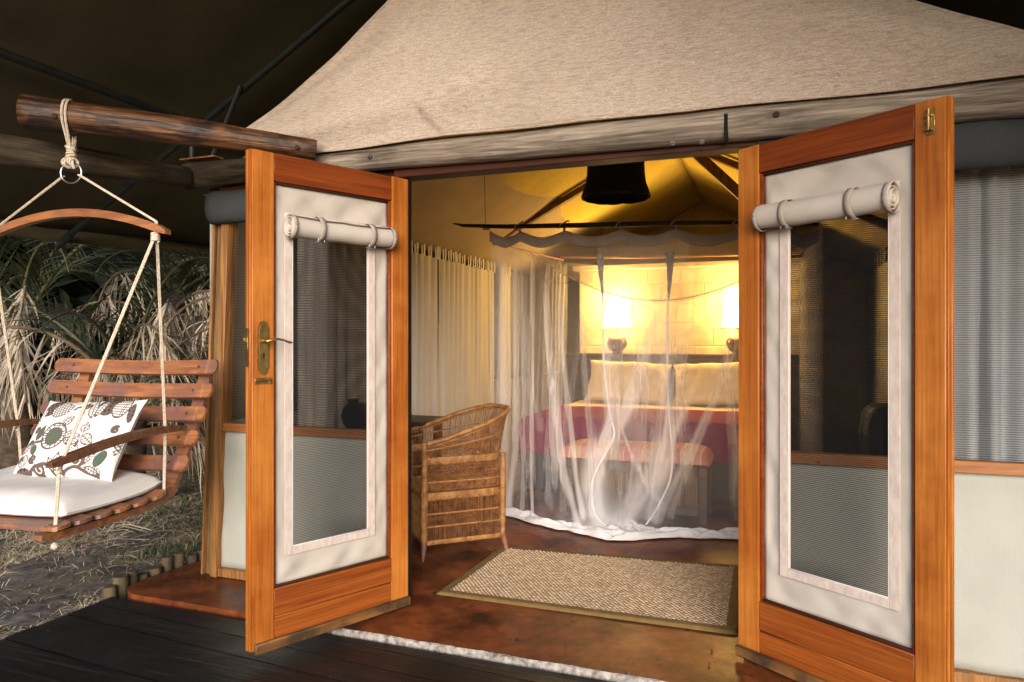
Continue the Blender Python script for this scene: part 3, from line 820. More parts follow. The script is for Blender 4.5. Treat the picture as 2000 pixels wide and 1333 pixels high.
# ------------------------------------------------------------------ swing seat
SW = thing('hanging_swing', 'slatted wooden swing seat hung on cream ropes from a brown log', 'swing', (-1.355, -.600, GZ), R(3.0))
SWZ = -GZ
def sw(x, y, z): return Vector((x, y, z - GZ))
def slat_shape(half, w_, t_, sagf, x0=-1):
    """curved slat along x with rounded ends and a groove near each end; local: x along, y across(w), z thickness"""
    def prof(u): return 1 if abs(u) < .955 else math.sqrt(max(.08, 1-((abs(u)-.955)/.045)**2))
    us = [-1, -.985, -.955, -.90, -.885, -.87, -.6, -.3, 0, .3, .6, .87, .885, .90, .955, .985, 1]
    b = MB(); vs_ = []
    for u in us:
        ww = w_/2*prof(u); tt = t_*(.55 if abs(abs(u)-.885) < .002 else 1)*(.8 if abs(u) > .95 else 1)
        x = half*u; z = sagf(u)
        vs_ += [(x, -ww, z), (x, ww, z), (x, ww*.9, z+tt), (x, -ww*.9, z+tt)]
    fs_ = []
    for i in range(len(us)-1):
        for k in range(4):
            fs_.append((i*4+k, i*4+(k+1) % 4, (i+1)*4+(k+1) % 4, (i+1)*4+k))
    n = len(us)-1
    fs_ += [(3, 2, 1, 0), (n*4, n*4+1, n*4+2, n*4+3)]
    return b.add(vs_, fs_)
# seat runners, curved up at the back
def runner_z(y): return .566 + .16*max(0, (y+.16)/.30)**2*.35 + .05*max(0, y+.35)**1.2 - .012
for sx in (-1, 1):
    ys = np.linspace(-.62, .06, 14)
    b = MB()
    for i, y in enumerate(ys):
        t_ = .030 if 0 < i < 13 else .018
        z = runner_z(y)
        b.v += [tuple(sw(sx*.42-.024, y, z-t_)), tuple(sw(sx*.42+.024, y, z-t_)), tuple(sw(sx*.42+.024, y, z)), tuple(sw(sx*.42-.024, y, z))]
    b.f = [(i*4+k, i*4+(k+1) % 4, (i+1)*4+(k+1) % 4, (i+1)*4+k) for i in range(13) for k in range(4)] + [(3, 2, 1, 0), (52, 53, 54, 55)]
    b.build('seat_runner', m_swing, SW, world=False, ang=30)
pr = slat_shape(.475, .082, .018, lambda u: .012*u*u)
first = None
for k, y in enumerate((-.545, -.45, -.355, -.26, -.165, -.06)):
    sl = (runner_z(y+.02)-runner_z(y-.02))/.04
    if first is None:
        first = pr.build('seat_slat', m_swing, SW, world=False, ang=30)
        o = first
    else:
        o = place(first, SW)
    o.location = sw(0, y, runner_z(y)+.002); o.rotation_euler = (math.atan(sl)+.10, 0, 0)
    for sx in (-1, 1):
        st_ = MB().lathe([(.006, 0), (.0045, .003)], 10, c=sw(sx*.40, y, runner_z(y)+.022)).build('slat_screw', m_steel, SW, world=False)
# back: two uprights and five slats
def bk(t):                                          # back curve: y, z
    return .035 + .285*t + .03*sin(pi*t), .565 + .60*t
for sx in (-1, 1):
    b = MB(); ts_ = np.linspace(-.02, 1.03, 12)
    for i, t in enumerate(ts_):
        y, z = bk(t); hw = .034 if i < 11 else .028
        b.v += [tuple(sw(sx*.385-hw, y+.020, z-.008)), tuple(sw(sx*.385+hw, y+.020, z-.008)), tuple(sw(sx*.385+hw, y, z)), tuple(sw(sx*.385-hw, y, z))]
    b.f = [(i*4+k, i*4+(k+1) % 4, (i+1)*4+(k+1) % 4, (i+1)*4+k) for i in range(11) for k in range(4)] + [(3, 2, 1, 0), (44, 45, 46, 47)]
    b.build('back_upright', m_swing, SW, world=False, ang=30)
pr = slat_shape(.515, .078, .018, lambda u: .038*u*u)
firstb = None
for k, t in enumerate((.20, .385, .57, .755, .945)):
    y, z = bk(t)
    if firstb is None: firstb = o = pr.build('back_slat', m_swing, SW, world=False, ang=30)
    else: o = place(firstb, SW)
    an = math.atan2(.60, .285+.03*pi*cos(pi*t))
    o.location = sw(0, y-.024, z+.010); o.rotation_euler = (an, 0, 0)
    for sx in (-1, 1):
        q = Matrix.Rotation(an, 4, 'X')
        MB().lathe([(.008, 0), (.006, .004)], 12, c=sw(sx*.40, y-.024, z+.010) + (q @ Vector((0, 0, .025+.017))), M=q).build('slat_bolt', m_steel, SW, world=False)
# arm rests
for sx in (-1, 1):
    pts = []
    for t in np.linspace(0, 1, 10):
        pts.append((sw(sx*(.455-.01*t), -.60+.70*t, .815 + .075*sin(pi*t*.62) - .010*t), t))
    b = MB()
    for i, (p, t) in enumerate(pts):
        hw = .019 + .007*sin(pi*t); ht = .015
        if i in (0, 9): ht = .010
        b.v += [tuple(p+Vector((-hw, 0, -ht))), tuple(p+Vector((hw, 0, -ht))), tuple(p+Vector((hw*.85, 0, ht))), tuple(p+Vector((-hw*.85, 0, ht)))]
    b.f = [(i*4+k, i*4+(k+1) % 4, (i+1)*4+(k+1) % 4, (i+1)*4+k) for i in range(9) for k in range(4)] + [(3, 2, 1, 0), (36, 37, 38, 39)]
    b.build('arm_rest', m_swingd, SW, world=False, ang=30)
# arched spreader bar, ring and ropes
SY = -.20
sb = MB()
for i, u in enumerate(np.linspace(-1, 1, 25)):
    z = 1.742 + .108*(1-abs(u)**2.0); t_ = .017 if abs(u) < .99 else .009
    p = sw(.545*u+.085, SY, z)
    sb.v += [tuple(p+Vector((0, -.017, -t_))), tuple(p+Vector((0, .017, -t_))), tuple(p+Vector((0, .017, t_))), tuple(p+Vector((0, -.017, t_)))]
sb.f = [(i*4+k, i*4+(k+1) % 4, (i+1)*4+(k+1) % 4, (i+1)*4+k) for i in range(24) for k in range(4)] + [(3, 2, 1, 0), (96, 97, 98, 99)]
sb.build('spreader_bar', m_swing, SW, world=False, ang=30)
rc = sw(.10, SY, 2.03)
MB().tube([rc+Vector((.046*sin(a), .012*sin(a), .046*cos(a))) for a in np.linspace(0, 2*pi, 33)], .0042, 8, caps=False).build('ring', m_steel, SW, world=False)
def rope(pts, r=.0036, two=True, nm='rope'):
    b = MB()
    for o_ in ((-.0032, .0032) if two else (0,)):
        P = []
        for i in range(len(pts)-1):
            for t in np.linspace(0, 1, 9)[:(9 if i == len(pts)-2 else 8)]:
                P.append(Vector(pts[i]).lerp(Vector(pts[i+1]), t) + Vector((o_, o_*.4, 0)))
        b.tube(P, r, 7)
    return b.build(nm, m_rope, SW, world=False)
for sx in (-1, 1):
    e_ = sw(sx*.475+.095, SY, 1.79)
    rope([rc+Vector((sx*.044, 0, -.012)), e_])
    lo_ = sw(sx*.475+.09, SY, 1.735)
    rope([e_, lo_+Vector((0, 0, -.015))])
    rope([lo_, sw(sx*.452, -.535, .84), sw(sx*.445, -.55, .79), sw(sx*.435, -.56, .53)], .0040)
    rope([lo_+Vector((0, .008, 0)), sw(sx*.447, -.02, .87), sw(sx*.43, -.01, .585)], .0036)
    kn = MB()
    c = lo_+Vector((0, 0, -.018))
    kn.tube([c+Vector((.014*cos(a), .014*sin(a), .0035*a/pi-.012)) for a in np.linspace(0, 10*pi, 70)], .0055, 6)
    kn.build('knot', m_rope, SW, world=False)
    for c, r_ in ((sw(sx*.435, -.56, .500), .014), (sw(sx*.445, -.547, .785), .012), (sw(sx*.447, -.02, .845), .010)):
        MB().lathe([(r_*.4, -r_), (r_, -r_*.4), (r_*.9, r_*.5), (r_*.3, r_)], 10, c=c).build('knot', m_rope, SW, world=False)
# loop over the log and the whipped knot above the ring
rw = XF[SW] @ rc
lax = (Vector((-.375, -.205, 2.200))-Vector((-1.395, -.905, 2.285)))
lt = (rw.x+1.395)/lax.x
lc = Vector((-1.395, -.905, 2.285)) + lax*lt
inv_ = XF[SW].inverted()
perp = Vector((lax.y, -lax.x, 0)).normalized()
lp = MB()
for o_ in (-.007, .007):
    al = lax.normalized()*o_
    P_ = [rw+Vector((o_*.6, 0, .085)), lc+al+perp*.068+Vector((0, 0, -.035))]
    for a in np.linspace(-.1, pi+.1, 14): P_.append(lc + al + perp*(.076*cos(a)) + Vector((0, 0, .076*sin(a))))
    P_ += [lc+al-perp*.068+Vector((0, 0, -.035)), rw+Vector((o_*.4, .01, .088))]
    lp.tube([inv_ @ p for p in P_], .0056, 7)
lp.build('hanging_loop', m_rope, SW, world=False)
kn = MB()
for kk in range(6):
    c = rc+Vector((.002*sin(kk*2), 0, .062+.0105*kk)); r_ = .016+.003*sin(kk*1.7)
    kn.tube([c+Vector((r_*cos(a), r_*sin(a), .004*sin(a+kk))) for a in np.linspace(0, 2*pi, 15)], .0062, 6, caps=False)
for sx, dz in ((-1.3, .0), (-.5, -.006), (.5, .004), (1.2, -.004)):
    c = rc+Vector((sx*.017, -.004, .046+dz))
    kn.tube([c+Vector((.004*cos(a)*1.2, .017*cos(a), .017*sin(a))) for a in np.linspace(0, 2*pi, 13)], .0062, 6, caps=False)
kn.tube([rc+Vector((.018, -.01, .05)), rc+Vector((.030, -.016, .03)), rc+Vector((.034, -.014, .012))], .0055, 6)
kn.build('whipped_knot', m_rope, SW, world=False)

# seat cushion and printed pillow (lie on the swing: things of their own)
SWM = XF[SW]
def soft(u, v, w_, h_, th, edge=.35):
    """closed pillow: u,v in 0..1 on one face"""
    a, b = 2*u-1, 2*v-1
    f = (max(0, 1-a**4)*max(0, 1-b**4))**edge
    pinch = 1-.07*(1-abs(a)**3)*(b*b) ; pinch2 = 1-.07*(1-abs(b)**3)*(a*a)
    return a*w_/2*pinch2, b*h_/2*pinch, th/2*f
def pillow(name, w_, h_, th, M, m, nu=40, nv=30, seed=0, wr=.006, edge=.35):
    b = MB()
    for sgn in (1, -1):
        def f(u, v):
            x, y, z = soft(u, v, w_, h_, th, edge)
            z += wr*nz(x*7+seed, y*7, seed)*min(1, z/(th*.25)) + wr*.6*nz(x*19, y*9+seed, seed)*min(1, z/(th*.25))
            x += wr*.8*nz(u*4, v*4, seed); y += wr*.8*nz(u*4+9, v*4, seed)
            return M @ Vector((x, y, sgn*max(z, .0015)))
        b.grid(f, nu, nv)
    return b
def seat_c(u, v, top):
    x = -.50 + .90*u; y = -.50 + .515*v
    a, b_ = 2*u-1, 2*v-1
    f = (max(0, 1-a**6)*max(0, 1-b_**6))**.4
    zb = runner_z(y)+.030 + .012*(x/.475)**2 + .03*max(0, v-.85)
    t = (.030 + .038*f) if top else 0
    rx = (1-.05*(b_*b_)*(1)) ; 
    t = .004+.072*f if top else .0
    z = zb + t + .010*nz(x*4, y*4, 3)*f + (.005*nz(x*14, y*7, 8)*f if top else 0)
    return SWM @ sw(x + .012*(1-b_*b_)*(a**3), y - .012*(1-a*a)*(-b_**3), z)
b = MB(); b.grid(lambda u, v: seat_c(u, v, True), 46, 30); b.grid(lambda u, v: seat_c(u, v, False), 46, 30)
o = b.build('seat_cushion', m_cushion, ang=80)
tag(o, 'plain white canvas cushion lying on the slatted swing seat', 'cushion')
pp = MB().tube([seat_c(u, v, False)+Vector((0, 0, .012)) for u, v in [(t, 0) for t in np.linspace(.03, .97, 30)] + [(1, t) for t in np.linspace(.04, .96, 20)]], .0035, 5)
pp.build('piping', m_cushion, o)
# --- pillow with brown and green flower print, colours from a drawn pattern
PW, PH = .60, .405
NU, NV = 250, 186
U, V = np.meshgrid(np.linspace(0, 1, NU+1), np.linspace(0, 1, NV+1))
PX, PY = U*1.35, V*1.0
WHT = np.array([.80, .775, .755]); BRN = np.array([.125, .088, .078]); GRN = np.array([.06, .13, .085]); BLK = np.array([.02, .012, .012])
img = np.tile(WHT, (NV+1, NU+1, 1))
def put(mask, c): img[mask] = c
def dist_line(pts):
    d = np.full(PX.shape, 9.)
    for (x0, y0), (x1, y1) in zip(pts[:-1], pts[1:]):
        dx, dy = x1-x0, y1-y0; L2 = dx*dx+dy*dy+1e-12
        t = np.clip(((PX-x0)*dx+(PY-y0)*dy)/L2, 0, 1)
        d = np.minimum(d, np.hypot(PX-x0-t*dx, PY-y0-t*dy))
    return d
def stroke(pts, w_=.014, c=BRN): put(dist_line(pts) < w_, c)
def ell(cx, cy, rx, ry, rot=0, style='lines', fill=None, n=7):
    c, s = cos(rot), sin(rot)
    x = (PX-cx)*c+(PY-cy)*s; y = -(PX-cx)*s+(PY-cy)*c
    q = (x/rx)**2+(y/ry)**2
    ins = q < 1
    if style == 'grid':
        put(ins, BRN); put(ins & (q < .86) & (np.mod(x/.05+y/.05, 1) > .38) & (np.mod(x/.05-y/.05, 1) > .38), WHT)
    elif style == 'dots':
        put(ins, BRN); put(ins & (q < .8) & ((np.mod(x/.055, 1)-.5)**2+(np.mod(y/.055, 1)-.5)**2 < .07), BLK)
    else:
        if fill is not None: put(ins, fill)
        else: put(ins, WHT)
        put(ins & (np.mod((y if style == 'lines' else x)/ry*n/2 if style == 'lines' else x/rx*n/2, 1) < .32), BRN)
        if style == 'net': put(ins & (np.mod(y/ry*n/2, 1) < .3), BRN)
        put(ins & (q > .74), BRN)
def leaf(cx, cy, L_, w_, rot, fill=None, hatch=True):
    c, s = cos(rot), sin(rot)
    x = (PX-cx)*c+(PY-cy)*s; y = -(PX-cx)*s+(PY-cy)*c
    t = np.clip(x/L_, 0, 1); hw = w_*np.sin(pi*np.clip(t, 0, 1)**.8)
    ins = (x > 0) & (x < L_) & (np.abs(y) < hw)
    put(ins, fill if fill is not None else WHT)
    if hatch: put(ins & (np.mod(x/.035+np.abs(y)/.05, 1) < .35), BRN)
    put(ins & (np.abs(y) > hw-.016), BRN); put((x > 0) & (x < L_) & (np.abs(y) < .006), BRN)
def spiral_s(cx, cy, r0, turns, a0, sgn=1, w_=.016):
    P = [(cx+r0*(1-.8*t)*cos(a0+sgn*t*turns*2*pi), cy+r0*(1-.8*t)*sin(a0+sgn*t*turns*2*pi)) for t in np.linspace(0, 1, 30)]
    stroke(P, w_)
def curve(pts, w_=.016):
    P = []
    for i in range(len(pts)-1):
        p0 = pts[max(0, i-1)]; p1 = pts[i]; p2 = pts[i+1]; p3 = pts[min(len(pts)-1, i+2)]
        for t in np.linspace(0, 1, 8):
            P.append(tuple(.5*((2*p1[k])+(-p0[k]+p2[k])*t+(2*p0[k]-5*p1[k]+4*p2[k]-p3[k])*t*t+(-p0[k]+3*p1[k]-3*p2[k]+p3[k])*t**3) for k in (0, 1)))
    stroke(P, w_)
ell(.24, .86, .15, .12, .7, 'dots'); ell(.40, .84, .13, .15, -.5, 'grid'); ell(.53, .95, .10, .05, .4, 'lines')
ell(1.00, .88, .13, .15, .2, 'dots'); ell(1.17, .86, .10, .15, 0, 'net', n=9)
leaf(.86, .68, .32, .06, 1.75); leaf(.90, .70, .30, .05, 1.3)
ell(.70, .78, .045, .07, .5, 'lines'); curve([(.74, .98), (.68, .88), (.60, .86), (.57, .82)]); spiral_s(.74, .86, .045, 1.2, 0)
ell(.56, .66, .06, .06, 0, 'lines'); leaf(.53, .60, .16, .05, .9)
# big green-centred flower
ell(.47, .47, .165, .165, 0, 'lines', n=11); ell(.47, .47, .11, .11, .4, 'net', GRN, 6)
for a in np.linspace(0, 2*pi, 14)[:-1]: stroke([(.47+.11*cos(a), .47+.11*sin(a)), (.47+.16*cos(a), .47+.16*sin(a))], .006)
leaf(.60, .46, .17, .05, .45); leaf(.62, .42, .15, .045, -.1)
leaf(.22, .42, .20, .055, 1.2, GRN*.9); leaf(.22, .40, .17, .05, 3.4, GRN*.7); leaf(.22, .38, .18, .05, -1.1, GRN); leaf(.20, .38, .20, .05, -2.4)
curve([(.22, .40), (.30, .41), (.34, .42)]); spiral_s(.17, .54, .045, 1.2, 0)
leaf(.86, .50, .15, .06, 1.6); leaf(.86, .48, .20, .07, -.55); leaf(.84, .48, .20, .07, -2.5); ell(.82, .29, .055, .085, -.3, 'lines')
curve([(.82, .22), (.76, .12), (.74, .02)]); curve([(.84, .40), (.83, .35)])
# bottom scrolls
curve([(.30, .02), (.40, .10), (.52, .12), (.60, .06), (.64, .0)], .02); spiral_s(.44, .06, .075, 1.3, 2.6, 1, .018); spiral_s(.32, .18, .055, 1.3, -1.2, -1, .018)
curve([(.74, .02), (.90, .10), (1.05, .05), (1.20, .02)], .02); spiral_s(.92, .18, .085, 1.3, -1.4, 1, .02); curve([(.94, .10), (1.0, .14), (.99, .2)], .018)
leaf(.64, .05, .24, .055, 1.55, None, False); leaf(.64, .05, .20, .05, 2.2, None, False); leaf(.64, .05, .20, .05, .85, None, False)
ell(.17, .16, .085, .075, .5, 'net', n=8); spiral_s(.10, .17, .05, 1.2, 0); ell(.20, .03, .10, .05, 0, 'dots')
leaf(1.02, .12, .36, .05, 1.25); ell(1.13, .33, .04, .035, 0, 'lines', n=3); ell(1.10, .23, .04, .035, 0, 'lines', n=3)
ell(1.19, .22, .06, .11, -.4, 'lines', GRN, 9); ell(1.16, .07, .07, .05, 0, 'net', n=5); leaf(1.02, .10, .22, .045, -.3)
ell(.05, .62, .05, .12, -.5, 'lines'); ell(.10, .75, .05, .10, -.6, 'lines'); ell(1.30, .80, .03, .13, .1, 'dots'); ell(1.32, .40, .03, .12, 0, 'grid'); spiral_s(1.22, .57, .05, 1.3, 1)
lean = R(58)
PM = SWM @ Matrix.Translation(sw(.0, -.070, .825)) @ Matrix.Rotation(R(-2), 4, 'Y') @ Matrix.Rotation(lean, 4, 'X')
b = pillow('p', PW, PH, .120, PM, None, NU, NV, 4, .006, .55)
po = b.build('pillow', attr_mat('printed_cotton', 'print', .9), ang=80, recalc=False)
ca = po.data.color_attributes.new('print', 'FLOAT_COLOR', 'POINT')
flat = np.concatenate([img.reshape(-1, 3), img.reshape(-1, 3)[::-1]*0 + WHT])
ca.data.foreach_set('color', np.concatenate([flat, np.ones((len(flat), 1))], 1).astype(np.float32).ravel())
tag(po, 'white pillow printed with brown and green flowers on the swing seat', 'pillow')

# ------------------------------------------------------------------ interior: stone wall, headboard, bed
sw_ = thing('stone_wall', 'limewashed stone block wall standing behind the bed', 'wall', (.785, 4.78, 0))
WX0, WX1, WY, WH = -.37, 1.95, 4.70, 2.06
MB().box((WX0, WY+.012, 0), (WX1, WY+.22, WH), .004).build('mortar_core', m_mortar, sw_)
z = .05; row = 0
while z < WH-.05:
    h = random.uniform(.20, .25); h = min(h, WH-z-.01)
    x = WX0 + .004; 
    while x < WX1-.05:
        w_ = random.uniform(.34, .62)
        if WX1-x-w_ < .15: w_ = WX1-x-.004
        d_ = random.uniform(.0, .003)
        b = MB().box((x+.003, WY-d_+.009, z+.003), (x+w_-.003, WY+.03, z+h-.003), .005)
        b.v = [(p[0]+.008*nz(p[0]*6, p[2]*6, row), p[1]+.004*nz(p[0]*9, p[2]*9, 3), p[2]+.007*nz(p[0]*5, p[2]*7, 9)) for p in b.v]
        b.build('stone_block', m_stone, sw_, smooth=False)
        x += w_
    z += h; row += 1
MB().box((WX0-.06, WY-.05, WH), (WX1+.06, WY+.25, WH+.055), .006).build('wall_cap', m_stone, sw_)

bed = thing('bed', 'wide bed with dark headboard shelf and charcoal skirt inside the net', 'bed', (.70, 3.5, 0))
BX0, BX1, BY0, BY1 = -.30, 1.72, 2.62, 4.42
hb = MB().box((-.42, 4.44, 0), (1.98, 4.66, 1.10), .004).build('headboard', m_head_b, bed)
MB().box((-.45, 4.41, 1.101), (2.01, 4.68, 1.135), .005).build('shelf', m_head_b, hb)
for i in range(4):
    x = -.40+i*.595
    MB().box((x+.03, 4.428, .55), (x+.565, 4.439, 1.06), .003).build('panel', m_head_b, hb)
MB().box((BX0, BY0, .20), (BX1, BY1, .34), .01).build('bed_base', m_dwood, bed)
MB().box((BX0+.01, BY0+.01, .345), (BX1-.01, BY1, .60), .05).build('mattress', m_linen, bed)
for x in (BX0+.06, BX1-.06):
    for y in (BY0+.06, BY1-.06): MB().box((x-.035, y-.035, 0), (x+.035, y+.035, .20)).build('leg', m_dwood, bed)
def skirt(u, v):
    per = u*(1.78+2.02+1.78)
    if per < 1.78: x, y = BX0-.015, BY1-.02-per
    elif per < 3.80: x, y = BX0-.015+(per-1.78)*(2.05/2.02), BY0-.015
    else: x, y = BX1+.015, BY0+(per-3.80)
    fo = .018*sin(per*26)+.012*nz(per*4, v)
    if per < 1.78: x -= fo*(1-v)+.0
    elif per < 3.80: y -= fo*(1-v)
    else: x += fo*(1-v)
    return (x, y, .012 + .40*v)
MB().grid(skirt, 220, 6).build('skirt', m_navy, bed, solid=.003, ang=80)
def drape(y0, y1, z_top, drop, off, name_seed):
    def f(u, v):
        y = y0+(y1-y0)*v
        tot = drop*2+(BX1-BX0)+2*off
        s_ = u*tot
        ln = .012*sin(y*15+s_*2)+.01*nz(y*5, s_*3, name_seed)
        if s_ < drop: x, z = BX0-off-.02*(1-s_/drop)-abs(ln)*1.4, z_top-drop+s_-.02
        elif s_ > tot-drop: x, z = BX1+off+.02+abs(ln), z_top-(s_-(tot-drop))-.02
        else:
            x = BX0-off+(s_-drop); z = z_top + .010*nz(x*3, y*3, name_seed) - .03*max(0, 1-(x-BX0+off)/.06)**2
        return Vector((x, y, z))
    return f
f_ = drape(BY0-.03, 3.62, .635, .30, .02, 3)
bl_ = MB()
bl_.grid(f_, 110, 34)
bl_.grid(lambda u, v: Vector((f_(u, 0).x, f_(u, 0).y - .008-.012*abs(sin(u*40))*v, f_(u, 0).z - .30*v if 0.10 < u < .9 else f_(u, 0).z-.02*v)), 110, 10)
blanket = bl_.build('blanket', m_maroon, solid=.006, ang=80)
tag(blanket, 'maroon woven blanket with tasselled edge spread over the foot of the bed', 'blanket')
tsl = MB()
for k in range(46):
    y = BY0 + (3.6-BY0)*k/45; p = f_(0, (y-BY0+.03)/(3.65-BY0))
    tsl.tube([p, p+Vector((random.uniform(-.02, .008), random.uniform(-.01, .01), -.03)), p+Vector((random.uniform(-.03, .01), random.uniform(-.015, .015), -.07))], [.005, .006, .003], 5)
tsl.build('tassel_fringe', m_maroon, blanket)
f2 = drape(3.55, 4.40, .628, .22, .012, 8)
MB().grid(f2, 80, 24).build('sheet', m_linen, bed, solid=.005, ang=80)
for i, (px, w_, lab) in enumerate(((1226, .86, 'plump cream pillow leaning on the headboard between the two net seams'), (1402, .88, 'plump cream pillow leaning on the headboard, partly hidden by the door with the top bolt'))):
    c = ony(px, 752, 4.19)
    M = Matrix.Translation((c.x, 4.19, .845)) @ Matrix.Rotation(R((2.5, -3)[i]), 4, 'Y') @ Matrix.Rotation(R(64), 4, 'X')
    o = pillow('p', w_, .46, .22, M, None, 50, 36, 20+i*5, .014, .42).build('bed_pillow', m_linen, ang=80)
    tag(o, lab, 'pillow')

# blanket chest at the foot of the bed
ch = thing('blanket_chest', 'low wooden chest with split cane front standing at the bed foot', 'chest', (.72, 2.17, 0))
CX0, CX1, CY0, CY1 = .19, 1.26, 2.0, 2.42
for x in (CX0, CX1-.06):
    for y in (CY0, CY1-.06): MB().box((x, y, 0), (x+.06, y+.06, .40), .004).build('corner_post', m_dwood, ch)
for y in (CY0+.006, CY1-.046):
    MB().box((CX0+.061, y, .33), (CX1-.061, y+.04, .40), .004).build('rail', m_dwood, ch)
    MB().box((CX0+.061, y, .05), (CX1-.061, y+.04, .11), .004).build('rail', m_dwood, ch)
for x in (CX0+.012, CX1-.048): MB().box((x, CY0+.061, .05), (x+.036, CY1-.061, .40), .004).build('side_panel', m_dwood, ch)
MB().box((CX0+.055, CY0+.035, .10), (CX1-.055, CY1-.05, .34), .003).build('carcass', m_dwood, ch)
sl0 = None
x = CX0+.064
while x < CX1-.078:
    b = MB().tube([(x+.008, CY0+.024, .112), (x+.008, CY0+.023, .328)], .0078, 7)
    b.build('cane_slat', m_slatw, ch)
    x += .0168
def cush(u, v, top):
    a, b_ = 2*u-1, 2*v-1
    f = (max(0, 1-a**8)*max(0, 1-b_**8))**.35
    return Vector((CX0-.015+(CX1-CX0+.03)*u, CY0-.02+(CY1-CY0+.04)*v, .404+(.012+.095*f+.006*nz(u*4, v*3, 2)*f if top else 0)))
def striped():
    m = mat('striped_cushion_cloth', (.55, .26, .20), (.50, .22, .17), ns=4, rough=.95, spec=.1)
    t = m.node_tree; N = t.nodes; L = t.links
    tc = N.new('ShaderNodeTexCoord'); sp = N.new('ShaderNodeSeparateXYZ'); L.new(tc.outputs['Object'], sp.inputs[0])
    md = N.new('ShaderNodeMath'); md.operation = 'MULTIPLY'; md.inputs[1].default_value = 3.7; L.new(sp.outputs[0], md.inputs[0])
    fr = N.new('ShaderNodeMath'); fr.operation = 'FRACT'; L.new(md.outputs[0], fr.inputs[0])
    r = N.new('ShaderNodeValToRGB'); r.color_ramp.interpolation = 'CONSTANT'
    cols = [(0, (.55, .19, .17)), (.30, (.62, .50, .33)), (.34, (.58, .30, .20)), (.46, (.62, .52, .36)), (.50, (.58, .36, .24)), (.60, (.60, .48, .32)), (.63, (.55, .25, .19)), (.80, (.62, .50, .34)), (.83, (.52, .17, .16))]
    while len(r.color_ramp.elements) < len(cols): r.color_ramp.elements.new(.5)
    for el, (p_, c_) in zip(r.color_ramp.elements, cols): el.position = p_; el.color = (*c_, 1)
    L.new(fr.outputs[0], r.inputs[0]); L.new(r.outputs[0], N['Principled BSDF'].inputs['Base Color'])
    return m
b = MB(); b.grid(lambda u, v: cush(u, v, True), 40, 20); b.grid(lambda u, v: cush(u, v, False), 40, 20)
o = b.build('chest_cushion', striped(), ang=80)
tag(o, 'pink and cream striped pad lying on the cane fronted chest', 'cushion')

# two lit table lamps on the headboard shelf
m_glow = bpy.data.materials.new('lit_lamp_shade'); m_glow.use_nodes = True
pz = m_glow.node_tree.nodes['Principled BSDF']
pz.inputs['Base Color'].default_value = (.8, .6, .3, 1)
pz.inputs['Emission Color'].default_value = (1.0, .60, .17, 1)
pz.inputs['Emission Strength'].default_value = 8.0
for i, (x, lab) in enumerate(((.10, 'lit table lamp with round bronze base seen through the parted net seam'), (1.345, 'lit table lamp with round bronze base half hidden by the door with the top bolt'))):
    y = 4.53; z = 1.1355
    lp_ = thing('table_lamp', lab, 'lamp', (x, y, z), 0, 'pair of bedside lamps')
    MB().lathe([(.055, 0), (.060, .008), (.040, .016), (.070, .035), (.102, .075), (.112, .115), (.102, .155), (.065, .195), (.028, .222), (.020, .245), (.020, .268)], 28).build('lamp_base', m_lampb, lp_, world=False)
    sh = MB().lathe([(.165, .265), (.162, .27), (.115, .52), (.112, .522)], 36, caps=False).build('lamp_shade', m_glow, lp_, world=False)
    MB().lathe([(.168, .262), (.170, .268), (.168, .274)], 36, caps=False).build('shade_rim', m_lampb, sh, world=False)
    ld = bpy.data.lights.new('bulb', 'POINT'); ld.energy = 21; ld.color = (1.0, .64, .20); ld.shadow_soft_size = .2
    lo = bpy.data.objects.new('bulb', ld); C.objects.link(lo); lo.parent = lp_; lo.location = (0, -.01, .60)

# black woven pendant shade
pd = thing('pendant_shade', 'black woven pendant shade hanging under the tent ridge', 'lamp', (.785, 1.2, 2.15))
prof = [(.205, 0), (.208, .012), (.196, .045), (.180, .09), (.172, .15), (.168, .30)]
b = MB().lathe(prof, 40, caps=False)
b.v = [(p[0], p[1], p[2] + (.010*sin(9*math.atan2(p[1], p[0]))*nz(p[0]*8, p[1]*8) if p[2] < .03 else 0)) for p in b.v]
b.build('shade', m_blackw, pd, world=False, solid=.006)
MB().lathe([(.19, .06), (.0, .062)], 30, caps=False).build('inner_disc', m_blackw, pd, world=False)
MB().tube([(0, 0, .30), (0, 0, 1.03)], .004, 6).build('cord', m_blackw, pd, world=False)
MB().tube([(.01, 0, -.012), (.01, 0, .06)], .004, 6).build('pull', m_blackw, pd, world=False)

